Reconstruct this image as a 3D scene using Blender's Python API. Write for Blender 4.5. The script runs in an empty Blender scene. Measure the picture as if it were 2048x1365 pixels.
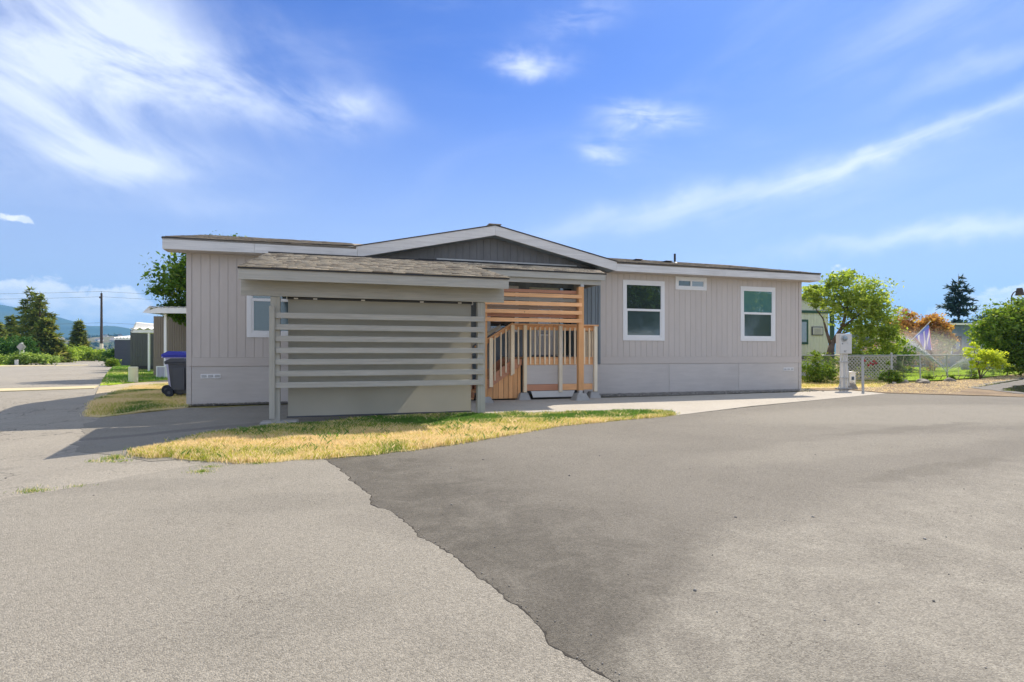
import bpy, bmesh, math, random
import numpy as np
from mathutils import Vector, Matrix

random.seed(7)
RNG = np.random.default_rng(7)
scene = bpy.context.scene
C = scene.collection
R = math.radians

# ------------------------------------------------------------------ camera
CAM_H = 1.25
FPX = 1120.0          # focal length for a 2048 px wide picture
cam_d = bpy.data.cameras.new('camera')
cam = bpy.data.objects.new('camera', cam_d)
C.objects.link(cam)
cam.location = (0, 0, CAM_H)
cam.rotation_euler = (R(90), 0, 0)
cam_d.sensor_width = 36.0
cam_d.lens = FPX / 2048 * 36
cam_d.shift_y = 25.0 / 2048
cam_d.clip_start = 0.05
cam_d.clip_end = 30000
scene.camera = cam

# ------------------------------------------------------------------ light and exposure
SUN_AZ = math.atan2(.485, .80)          # right of the view axis (+Y)
SUN_EL = math.atan2(1.0, math.hypot(.485, .80))
sun_d = bpy.data.lights.new('sun', 'SUN')
sun_d.energy = 3.0
sun_d.angle = R(0.5)
sun_d.color = (1.0, .885, .73)
sun = bpy.data.objects.new('sun', sun_d)
C.objects.link(sun)
to_sun = Vector((math.sin(SUN_AZ) * math.cos(SUN_EL), math.cos(SUN_AZ) * math.cos(SUN_EL), math.sin(SUN_EL)))
sun.rotation_euler = to_sun.to_track_quat('Z', 'Y').to_euler()
sun.location = (0, 0, 60)

vs = scene.view_settings
vs.view_transform = 'Standard'
try: vs.look = 'None'
except Exception: pass
vs.exposure = 1.27
vs.gamma = 1.0
vs.use_curve_mapping = False


class NT:
    """small helper that writes node expressions"""
    def __init__(s, tree): s.t = tree; s.n = tree.nodes; s.l = tree.links
    def new(s, typ, **kw):
        n = s.n.new(typ)
        for k, v in kw.items(): setattr(n, k, v)
        return n
    def put(s, sock, v):
        if hasattr(v, 'is_output'): s.l.new(v, sock)
        else: sock.default_value = v
    def m(s, op, a, b=None, c=None, clamp=False):
        n = s.n.new('ShaderNodeMath'); n.operation = op; n.use_clamp = clamp
        s.put(n.inputs[0], a)
        if b is not None: s.put(n.inputs[1], b)
        if c is not None: s.put(n.inputs[2], c)
        return n.outputs[0]
    def ss(s, x, a, b):          # smoothstep from a to b
        n = s.n.new('ShaderNodeMapRange'); n.interpolation_type = 'SMOOTHSTEP'
        s.put(n.inputs[0], x); n.inputs[1].default_value = a; n.inputs[2].default_value = b
        return n.outputs[0]
    def mr(s, x, a, b, c, d):
        n = s.n.new('ShaderNodeMapRange')
        s.put(n.inputs[0], x)
        for i, v in enumerate((a, b, c, d)): n.inputs[1 + i].default_value = v
        return n.outputs[0]
    def mix(s, f, a, b, mode='MIX'):
        n = s.n.new('ShaderNodeMix'); n.data_type = 'RGBA'; n.blend_type = mode
        s.put(n.inputs[0], f)
        s.put(n.inputs[6], a if hasattr(a, 'is_output') else tuple(a) + ((1,) if len(a) == 3 else ()))
        s.put(n.inputs[7], b if hasattr(b, 'is_output') else tuple(b) + ((1,) if len(b) == 3 else ()))
        return n.outputs[2]
    def noise(s, vec, scale, detail=4, rough=.55, dist=0.0, out=0):
        n = s.n.new('ShaderNodeTexNoise')
        if vec is not None: s.l.new(vec, n.inputs['Vector'])
        n.inputs['Scale'].default_value = scale; n.inputs['Detail'].default_value = detail
        n.inputs['Roughness'].default_value = rough; n.inputs['Distortion'].default_value = dist
        return n.outputs[out]
    def vor(s, vec, scale, feature='F1', out=0):
        n = s.n.new('ShaderNodeTexVoronoi'); n.feature = feature
        if vec is not None: s.l.new(vec, n.inputs['Vector'])
        n.inputs['Scale'].default_value = scale
        return n.outputs[out]
    def mapping(s, vec, scale=(1, 1, 1), rot=(0, 0, 0), loc=(0, 0, 0)):
        n = s.n.new('ShaderNodeMapping')
        s.l.new(vec, n.inputs[0]); n.inputs[1].default_value = loc; n.inputs[2].default_value = rot; n.inputs[3].default_value = scale
        return n.outputs[0]
    def comb(s, x, y, z):
        n = s.n.new('ShaderNodeCombineXYZ')
        for i, v in enumerate((x, y, z)): s.put(n.inputs[i], v)
        return n.outputs[0]
    def sep(s, v):
        n = s.n.new('ShaderNodeSeparateXYZ'); s.l.new(v, n.inputs[0]); return n.outputs


# ------------------------------------------------------------------ sky
def build_world():
    w = bpy.data.worlds.new('World'); scene.world = w; w.use_nodes = True
    t = NT(w.node_tree); t.n.clear()
    out = t.new('ShaderNodeOutputWorld'); bg = t.new('ShaderNodeBackground')
    sky = t.new('ShaderNodeTexSky', sky_type='NISHITA')
    sky.sun_disc = False; sky.sun_elevation = SUN_EL; sky.sun_rotation = SUN_AZ
    sky.altitude = 300; sky.air_density = 1.0; sky.dust_density = .35; sky.ozone_density = 2.5
    hs = t.new('ShaderNodeHueSaturation'); hs.inputs['Saturation'].default_value = 1.06; hs.inputs['Value'].default_value = 1.0
    hs.inputs['Hue'].default_value = .520
    t.l.new(t.mix(1.0, sky.outputs[0], (.36, .54, .70), 'MULTIPLY'), hs.inputs['Color'])
    geo = t.new('ShaderNodeTexCoord')
    x, y, z = t.sep(geo.outputs['Generated'])[:3]
    az = t.m('MULTIPLY', t.m('ARCTAN2', x, y), 57.2958)      # degrees right of +Y
    el = t.m('MULTIPLY', t.m('ARCSINE', z), 57.2958)         # degrees above the horizon
    def streak(angle, sx, sy, seed, detail=7, rough=.6, dist=.0):
        ca, sa = math.cos(R(angle)), math.sin(R(angle))
        a = t.m('ADD', t.m('MULTIPLY', az, ca), t.m('MULTIPLY', el, sa))
        b = t.m('ADD', t.m('MULTIPLY', az, -sa), t.m('MULTIPLY', el, ca))
        return t.noise(t.comb(t.m('MULTIPLY', a, sx), t.m('MULTIPLY', b, sy), seed), 1, detail, rough, dist)
    warp1 = t.m('MULTIPLY', t.m('SUBTRACT', t.noise(t.comb(az, el, 3.3), .10, 4), .5), 7)
    warp2 = t.m('MULTIPLY', t.m('SUBTRACT', t.noise(t.comb(az, el, 9.1), .16, 5), .5), 4.5)
    azw = t.m('ADD', az, warp1); elw = t.m('ADD', el, warp2)
    def blob(a0, e0, ra, re, rot=0, amp=1.0, warped=True, p=1.0):
        A, E_ = (azw, elw) if warped else (az, el)
        ca, sa = math.cos(R(rot)), math.sin(R(rot))
        dx = t.m('SUBTRACT', A, a0); dy = t.m('SUBTRACT', E_, e0)
        u = t.m('DIVIDE', t.m('ADD', t.m('MULTIPLY', dx, ca), t.m('MULTIPLY', dy, sa)), ra)
        v = t.m('DIVIDE', t.m('ADD', t.m('MULTIPLY', dx, -sa), t.m('MULTIPLY', dy, ca)), re)
        r2 = t.m('ADD', t.m('MULTIPLY', u, u), t.m('MULTIPLY', v, v))
        return t.m('MULTIPLY', t.m('EXPONENT', t.m('MULTIPLY', r2, -p)), amp)
    def total(lst):
        s = lst[0]
        for q in lst[1:]: s = t.m('ADD', s, q)
        return s
    # wispy cirrus: soft masses at the upper left, small tufts in the middle, long bands at the right
    soft = total([
        blob(-38.5, 19.5, 8.5, 4.8, -5, 1.0), blob(-35, 26, 6, 4.5, -20, .85), blob(-26, 22.8, 9, 2.3, -8, .72), blob(-16, 22.8, 4.5, 1.6, -6, .75),
        blob(-34, 15.6, 9, 1.7, 6, .75), blob(-44, 27, 7, 5, 0, .45), blob(-28, 13, 6, .9, 0, .22), blob(-22, 27, 8, 2.5, -10, .25),
    ])
    tuft = total([
        blob(1.3, 27.4, 3.6, .9, -2, .85), blob(13.6, 22.2, 4.2, 1.2, -4, .72), blob(9.6, 19.4, 2.6, 1.1, -8, .72), blob(7, 30.5, 5.0, 1.0, 6, .3),
    ])
    band = total([
        blob(37.5, 17.6, 9, .75, 12, .85), blob(25.0, 15.2, 11, 1.3, 9, .50), blob(12.5, 13.2, 9, 1.5, 9, .52), blob(30, 13.6, 12, 2.6, 7, .22),
        blob(38.0, 9.8, 7, .8, 3, .75), blob(29, 9.3, 9, .6, 3, .35), blob(37, 26, 9, 3.0, 10, .30), blob(40, 21.5, 7, 1.0, 14, .35),
    ])
    s1 = streak(-16, .075, .20, 1.7, 9, .60, .4)
    s2 = streak(12, .05, .30, 5.2, 9, .60, .3)
    s3 = streak(-6, .14, .6, 8.8, 9, .62, .5)
    den = t.m('MULTIPLY', soft, t.ss(s1, .16, .70))
    den = t.m('ADD', den, t.m('MULTIPLY', tuft, t.ss(s3, .28, .68)))
    den = t.m('ADD', den, t.m('MULTIPLY', band, t.ss(s2, .18, .68)))
    # thin veil everywhere
    veil = t.m('MULTIPLY', t.ss(streak(8, .035, .12, 2.2, 6, .6, .5), .46, .85), .16)
    den = t.m('ADD', den, veil)
    # denser cirrus outside the view, added to brighten the fill light
    away = t.m('MAXIMUM', t.ss(t.m('ABSOLUTE', az), 46, 60), t.ss(el, 34, 44))
    pl = t.m('DIVIDE', 1, t.m('MAXIMUM', z, .12))
    dn = t.noise(t.comb(t.m('MULTIPLY', t.m('MULTIPLY', x, pl), .8), t.m('MULTIPLY', t.m('MULTIPLY', y, pl), 2.2), 3.1), 1.1, 7, .6, .5)
    den = t.m('ADD', den, t.m('MULTIPLY', away, t.m('MULTIPLY', t.ss(dn, .30, .60), .9)))
    den = t.m('MINIMUM', t.m('MULTIPLY', den, .95), .84)
    low = t.ss(el, -2, 29)                                    # pale air close to the horizon
    col = t.mix(t.m('MULTIPLY', t.m('SUBTRACT', 1, low), .88), hs.outputs[0], (3.1, 3.5, 4.55))
    col = t.mix(den, col, (5.0, 5.3, 5.9))
    # cumulus heads near the horizon
    cum = total([
        blob(-39.2, 4.3, 2.1, 1.9, 0, 1.1, False, 1.2), blob(-35.0, 4.2, 2.0, 1.9, 0, 1.05, False, 1.2), blob(-37, 2.6, 5.0, 1.9, 0, 1.1, False, 1.2),
        blob(-32.6, 2.6, 3.0, 1.4, 0, .8, False, 1.3),
        blob(-42.0, 4.6, 2.2, 1.0, 0, .9, False, 1.4), blob(-44.5, 4.9, 3.0, 1.0, 0, .8, False, 1.4),
        blob(-41.6, 10.2, 1.6, .45, 0, .95, False, 1.3),
        blob(30.3, 7.5, 1.3, .55, 0, .62, False, 1.3),
        blob(41.0, 4.0, 3.4, 1.3, 0, .95, False, 1.3), blob(38.0, 3.0, 3.0, 1.0, 0, .85, False, 1.3), blob(43.5, 5.0, 2.0, 1.0, 0, .6, False, 1.3),
    ])
    cn = t.noise(t.comb(az, t.m('MULTIPLY', el, 1.3), 4.0), .75, 7, .62, .3)
    cf = t.ss(t.m('ADD', cum, t.m('MULTIPLY', t.m('SUBTRACT', cn, .5), 1.7)), .42, .74)
    cshade = t.ss(t.noise(t.comb(az, t.m('MULTIPLY', el, 1.6), 7.5), .9, 5, .6), .35, .65)
    ccol = t.mix(cshade, (4.6, 4.9, 5.5), (5.9, 5.9, 6.0))
    col = t.mix(t.m('MULTIPLY', cf, .93), col, ccol)
    t.l.new(col, bg.inputs[0]); bg.inputs[1].default_value = SKY_STRENGTH
    t.l.new(bg.outputs[0], out.inputs[0])
    w.cycles.sampling_method = 'MANUAL'; w.cycles.sample_map_resolution = 512
SKY_STRENGTH = 0.088
build_world()

# ------------------------------------------------------------------ frames of reference
TH = math.atan(1120.0 / 3546.0)        # the home stands turned by this angle
cT, sT = math.cos(TH), math.sin(TH)
HX, HY = -7.9146, 13.6585              # its front left corner on the ground
def W(u, v, z=0.0):                    # home frame -> world
    return Vector((HX + u * cT - v * sT, HY + u * sT + v * cT, z))
def sst(a, b, x):
    t_ = min(1, max(0, (x - a) / (b - a))); return t_ * t_ * (3 - 2 * t_)
def g(x, y):                           # height of the ground
    low = -.16 * sst(4.3, 7.2, -x) * (1 - sst(11.2, 14.2, y)) * sst(1.0, 3.5, y)
    return low
def gnd(px, py, lift=0.0):             # where the ground shows at a point of the photo (2048 wide)
    z = lift
    for _ in range(12):
        y = (CAM_H - z) * FPX / (py - 707.5); x = (px - 1024) / FPX * y
        z = g(x, y) + lift
    return (x, y)
def at(px, py, Y):                     # point of the photo at a known distance
    return Vector(((px - 1024) / FPX * Y, Y, CAM_H + (707.5 - py) / FPX * Y))

# ------------------------------------------------------------------ materials
def new_mat(name):
    m = bpy.data.materials.new(name); m.use_nodes = True
    t = NT(m.node_tree); b = m.node_tree.nodes['Principled BSDF']
    return m, t, b
MATS = {}
def paint(name, col, rough=.6, var=.10, scale=3.0, grain=None, bump=.15, bscale=60, dirt=0.0, dirtcol=(.12, .10, .08), metal=0.0, rnd=.06, spec=.4, gs=.5, knots=False):
    """painted or plain surface: noise in tone, a little relief, a shade of its own per piece"""
    m, t, b = new_mat(name)
    tc = t.new('ShaderNodeTexCoord'); oi = t.new('ShaderNodeObjectInfo'); geo = t.new('ShaderNodeNewGeometry')
    v = t.new('ShaderNodeVectorMath', operation='ADD'); t.l.new(geo.outputs['Position'], v.inputs[0])
    sc = t.new('ShaderNodeVectorMath', operation='SCALE'); t.l.new(t.comb(oi.outputs['Random'], oi.outputs['Random'], 0), sc.inputs[0]); sc.inputs['Scale'].default_value = 0.0 if grain is None else 37.0
    t.l.new(sc.outputs[0], v.inputs[1]); vec = v.outputs[0]
    n1 = t.noise(vec, scale, 5, .6)
    f = t.mr(n1, .25, .75, 1 - var, 1 + var)
    f = t.m('MULTIPLY', f, t.mr(oi.outputs['Random'], 0, 1, 1 - rnd, 1 + rnd))
    c = t.mix(1.0, col, t.comb(f, f, f), 'MULTIPLY')
    if grain:
        gv = t.mapping(tc.outputs['Object'], scale=grain)
        v2 = t.new('ShaderNodeVectorMath', operation='ADD'); t.l.new(gv, v2.inputs[0]); t.l.new(sc.outputs[0], v2.inputs[1])
        gn = t.noise(v2.outputs[0], 1, 6, .65, .4)
        gf = t.mr(gn, .3, .7, 1 - .34 * gs, 1 + .2 * gs)
        c = t.mix(1.0, c, t.comb(gf, gf, gf), 'MULTIPLY')
        if knots:
            kv = t.new('ShaderNodeTexVoronoi'); t.l.new(vec, kv.inputs['Vector']); kv.inputs['Scale'].default_value = 5.0
            km = t.m('MULTIPLY', t.m('SUBTRACT', 1, t.ss(kv.outputs['Distance'], .05, .11)), t.m('GREATER_THAN', t.sep(kv.outputs['Color'])[0], .45))
            c = t.mix(t.m('MULTIPLY', km, .7), c, (.16, .07, .03))
        bn = gn
    else:
        bn = t.noise(vec, bscale, 4, .6)
    if dirt > 0:
        dn = t.noise(vec, scale * .6, 6, .65, .3)
        c = t.mix(t.m('MULTIPLY', t.ss(dn, .48, .75), dirt), c, dirtcol)
    t.l.new(c, b.inputs['Base Color'])
    b.inputs['Roughness'].default_value = rough; b.inputs['Metallic'].default_value = metal
    b.inputs['Specular IOR Level'].default_value = spec
    bp = t.new('ShaderNodeBump'); bp.inputs['Strength'].default_value = bump; bp.inputs['Distance'].default_value = .01
    t.l.new(bn, bp.inputs['Height']); t.l.new(bp.outputs[0], b.inputs['Normal'])
    MATS[name] = m
    return m

def leaf_mat(name, c1, c2, c3=None, trans=.35, rough=.5):
    m, t, b = new_mat(name)
    geo = t.new('ShaderNodeNewGeometry')
    r = geo.outputs['Random Per Island']
    n = t.noise(geo.outputs['Position'], .9, 3, .6)
    f = t.m('ADD', t.m('MULTIPLY', r, .65), t.m('MULTIPLY', t.ss(n, .35, .65), .35))
    c = t.mix(f, c1, c2)
    if c3: c = t.mix(t.ss(r, .80, 1.0), c, c3)
    t.l.new(c, b.inputs['Base Color']); b.inputs['Roughness'].default_value = .7; b.inputs['Specular IOR Level'].default_value = .15
    tr = t.new('ShaderNodeBsdfTranslucent'); t.l.new(t.mix(1.0, c, (1.5, 1.5, .7), 'MULTIPLY'), tr.inputs[0])
    mx = t.new('ShaderNodeMixShader'); mx.inputs[0].default_value = trans
    t.l.new(b.outputs[0], mx.inputs[1]); t.l.new(tr.outputs[0], mx.inputs[2])
    t.l.new(mx.outputs[0], t.n['Material Output'].inputs[0])
    MATS[name] = m
    return m

siding = paint('siding paint', (.575, .52, .475), .62, .04, .7, (14, 40, 2.5), .10, rnd=.012, gs=.12)
belly = paint('belly band paint', (.565, .51, .465), .62, .04, .7, (2, 30, 20), .10, rnd=.01, gs=.12)
skirtm = paint('skirting paint', (.575, .535, .50), .7, .06, .7, (1.5, 20, 12), .12, dirt=.10, dirtcol=(.36, .32, .28), rnd=.02, gs=.22)
fasciam = paint('fascia paint', (.70, .69, .68), .6, .05, 1.0, (1.0, 10, 18), .08, dirt=.20, dirtcol=(.36, .32, .28), rnd=.02)
slate = paint('slate blue siding', (.22, .26, .29), .6, .08, 1.5, (5, 40, 1.5), .12, rnd=.05)
gablem = paint('gable dark siding', (.165, .168, .175), .6, .08, 1.5, (5, 40, 1.5), .12, rnd=.03)
whitep = paint('white vinyl', (.80, .80, .80), .4, .03, 2, None, .03, rnd=.02)
greenish = paint('sage grey stain', (.42, .41, .37), .62, .07, .8, (1.6, 30, 30), .18, rnd=.03, dirt=.12, dirtcol=(.34, .32, .28))
greenv = paint('sage grey stain upright', (.41, .40, .35), .62, .07, .8, (26, 30, 1.6), .18, rnd=.03, dirt=.12, dirtcol=(.34, .32, .28))
cedar = paint('cedar boards', (.84, .46, .22), .6, .10, 1.2, (1.4, 26, 30), .2, rnd=.12, dirt=.18, dirtcol=(.34, .19, .10), knots=True)
cedarv = paint('cedar upright', (.80, .42, .18), .6, .10, 1.2, (28, 30, 1.2), .2, rnd=.14, dirt=.25, dirtcol=(.30, .17, .09), knots=True)
redcedar = paint('red brown stained lumber', (.56, .27, .16), .6, .10, 1.2, (1.4, 26, 30), .2, rnd=.08)
barkish = paint('brown aged lumber', (.42, .31, .23), .65, .1, 1.2, (1.4, 26, 30), .2, rnd=.08)
pine = paint('pale pine lumber', (.92, .76, .53), .6, .08, 1.5, (26, 30, 1.6), .2, rnd=.09, dirt=.22, dirtcol=(.46, .34, .22), knots=True)
greypine = paint('weathered pine post', (.80, .71, .55), .65, .10, 1.5, (26, 30, 1.6), .25, rnd=.06, dirt=.35, dirtcol=(.34, .30, .22), knots=True)
blackm = paint('black trim', (.025, .025, .028), .5, .1, 3, None, .05)
darkroom = paint('dark interior', (.02, .021, .024), .8, .1, 3, None, .0)
concrete = paint('pier concrete', (.36, .355, .34), .85, .12, 5, None, .5, 45, dirt=.25, dirtcol=(.22, .21, .2))
galv = paint('galvanised steel', (.46, .47, .47), .5, .1, 6, None, .1, 60, metal=.45)
meterm = paint('light grey enamel', (.62, .62, .60), .45, .04, 3, None, .05, 40, dirt=.25, dirtcol=(.42, .40, .36))
greenpaint = paint('dark green paint', (.025, .085, .062), .55, .08, 3, None, .05)
creamwall = paint('cream siding paint', (.64, .66, .56), .6, .04, 1.5, (26, 30, 1.5), .1, rnd=.03)
brownwall = paint('taupe siding paint', (.23, .19, .15), .6, .04, 1.5, (26, 30, 1.5), .1, rnd=.04)
dkgreenwall = paint('grey green siding paint', (.085, .095, .085), .6, .04, 1.5, (26, 30, 1.5), .1, rnd=.05)
navywall = paint('dark blue grey siding paint', (.065, .075, .105), .6, .04, 1.5, (2, 30, 20), .1, rnd=.05)
bluewall = paint('slate blue paint', (.12, .17, .25), .6, .06, 1.5, (26, 30, 1.5), .1, rnd=.04)
whiteroof = paint('white metal roof', (.72, .72, .70), .45, .05, 1.5, None, .05, dirt=.2, dirtcol=(.45, .42, .38))
creampl = paint('cream plastic', (.66, .66, .46), .5, .05, 3, None, .05, dirt=.12, dirtcol=(.4, .4, .3))
bluepl = paint('violet blue plastic', (.035, .045, .42), .38, .05, 3, None, .05)
greypl = paint('dark grey plastic', (.065, .07, .082), .45, .06, 3, None, .08)
lightpl = paint('pale lilac plastic', (.50, .48, .62), .45, .05, 3, None, .05)
rubber = paint('black rubber', (.015, .02, .03), .7, .1, 8, None, .1)
rockm = paint('garden rock', (.26, .235, .20), .9, .25, 5, None, .8, 25, dirt=.3, dirtcol=(.14, .13, .11), rnd=.15)
barkm = paint('bark', (.13, .095, .07), .9, .25, 6, (30, 30, 4), .8, rnd=.1)
polem = paint('creosoted pole', (.07, .055, .05), .85, .15, 3, (30, 30, 1.5), .3)
latticem = paint('lattice wood', (.50, .47, .38), .7, .1, 5, None, .1, rnd=.06)
flowerred = paint('rose petals', (.62, .03, .04), .55, .2, 6, None, .0)
stickm = paint('bamboo stick', (.55, .48, .33), .6, .1, 6, None, .0)

def shingle_mat(name, c1, c2, c3):
    m, t, b = new_mat(name)
    geo = t.new('ShaderNodeNewGeometry'); oi = t.new('ShaderNodeObjectInfo')
    r = t.m('FRACT', t.m('ADD', geo.outputs['Random Per Island'], oi.outputs['Random']))
    c = t.mix(t.ss(r, 0, 1), c1, c2)
    c = t.mix(t.m('GREATER_THAN', r, .8), c, c3)
    gr = t.noise(geo.outputs['Position'], 260, 2, .6)
    f = t.mr(gr, .3, .7, .6, 1.4)
    c = t.mix(1.0, c, t.comb(f, f, f), 'MULTIPLY')
    big = t.mr(t.noise(geo.outputs['Position'], 1.1, 4), .3, .7, .82, 1.15)
    c = t.mix(1.0, c, t.comb(big, big, big), 'MULTIPLY')
    t.l.new(c, b.inputs['Base Color']); b.inputs['Roughness'].default_value = .95
    b.inputs['Specular IOR Level'].default_value = .2
    bp = t.new('ShaderNodeBump'); bp.inputs['Strength'].default_value = .25; bp.inputs['Distance'].default_value = .003
    t.l.new(gr, bp.inputs['Height']); t.l.new(bp.outputs[0], b.inputs['Normal'])
    return m
shingm = shingle_mat('tan grey shingle', (.42, .365, .285), (.56, .49, .38), (.22, .185, .145))
shingd = shingle_mat('brown grey shingle', (.26, .22, .17), (.36, .31, .24), (.17, .14, .11))

def glass_mat(name, tint, rough=.02, spec=.8, blind=None, gloss=.25):
    m, t, b = new_mat(name)
    tc = t.new('ShaderNodeTexCoord')
    col = tint
    if blind:
        z = t.sep(tc.outputs['Object'])[2]
        wv = t.m('SINE', t.m('MULTIPLY', z, 2 * math.pi / .05))
        col = t.mix(t.ss(wv, -.2, .6), tint, blind)
    t.put(b.inputs['Base Color'], col if hasattr(col, 'is_output') else tuple(col) + (1,))
    b.inputs['Roughness'].default_value = .6; b.inputs['Specular IOR Level'].default_value = .2
    gl = t.new('ShaderNodeBsdfGlossy'); gl.inputs['Roughness'].default_value = rough
    gl.inputs['Color'].default_value = (.75, .9, .95, 1)
    bp = t.new('ShaderNodeBump'); bp.inputs['Strength'].default_value = .12; bp.inputs['Distance'].default_value = .02
    t.l.new(t.noise(tc.outputs['Object'], 2.2, 2, .5), bp.inputs['Height']); t.l.new(bp.outputs[0], gl.inputs['Normal'])
    fr = t.new('ShaderNodeFresnel'); fr.inputs[0].default_value = 1.6
    f = t.m('ADD', t.m('MULTIPLY', fr.outputs[0], 1.0), gloss, clamp=True)
    mx = t.new('ShaderNodeMixShader'); t.l.new(f, mx.inputs[0]); t.l.new(b.outputs[0], mx.inputs[1]); t.l.new(gl.outputs[0], mx.inputs[2])
    t.l.new(mx.outputs[0], t.n['Material Output'].inputs[0])
    return m
glass_dark = glass_mat('dark window glass', (.018, .03, .034), gloss=.12)
glass_teal = glass_mat('teal window glass', (.07, .19, .20), gloss=.14)
glass_screen = glass_mat('screened window glass', (.035, .06, .065), rough=.08, gloss=.07)
glass_blind = glass_mat('window glass over blind', (.14, .17, .19), blind=(.22, .26, .28), gloss=.10)
doorglass = glass_mat('leaded door glass', (.36, .37, .40), rough=.15, blind=(.50, .50, .52), gloss=.06)

def shade_mat():
    m, t, b = new_mat('woven roller shade')
    tc = t.new('ShaderNodeTexCoord')
    w1 = t.m('SINE', t.m('MULTIPLY', t.sep(tc.outputs['Object'])[2], 2 * math.pi / .018))
    n = t.noise(tc.outputs['Object'], 1.2, 4, .5)
    f = t.m('MULTIPLY', t.mr(n, .3, .7, .93, 1.07), t.mr(w1, -1, 1, .97, 1.03))
    c = t.mix(1.0, (.40, .38, .31), t.comb(f, f, f), 'MULTIPLY')
    t.l.new(c, b.inputs['Base Color']); b.inputs['Roughness'].default_value = .42; b.inputs['Specular IOR Level'].default_value = .4
    bp = t.new('ShaderNodeBump'); bp.inputs['Strength'].default_value = .25; bp.inputs['Distance'].default_value = .03
    t.l.new(t.noise(t.mapping(tc.outputs['Object'], scale=(.5, 1, 2.2)), 1.3, 3, .5), bp.inputs['Height']); t.l.new(bp.outputs[0], b.inputs['Normal'])
    tr = t.new('ShaderNodeBsdfTranslucent'); t.l.new(c, tr.inputs[0])
    mx = t.new('ShaderNodeMixShader'); mx.inputs[0].default_value = .16
    t.l.new(b.outputs[0], mx.inputs[1]); t.l.new(tr.outputs[0], mx.inputs[2])
    t.l.new(mx.outputs[0], t.n['Material Output'].inputs[0])
    return m
shadem = shade_mat()

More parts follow.
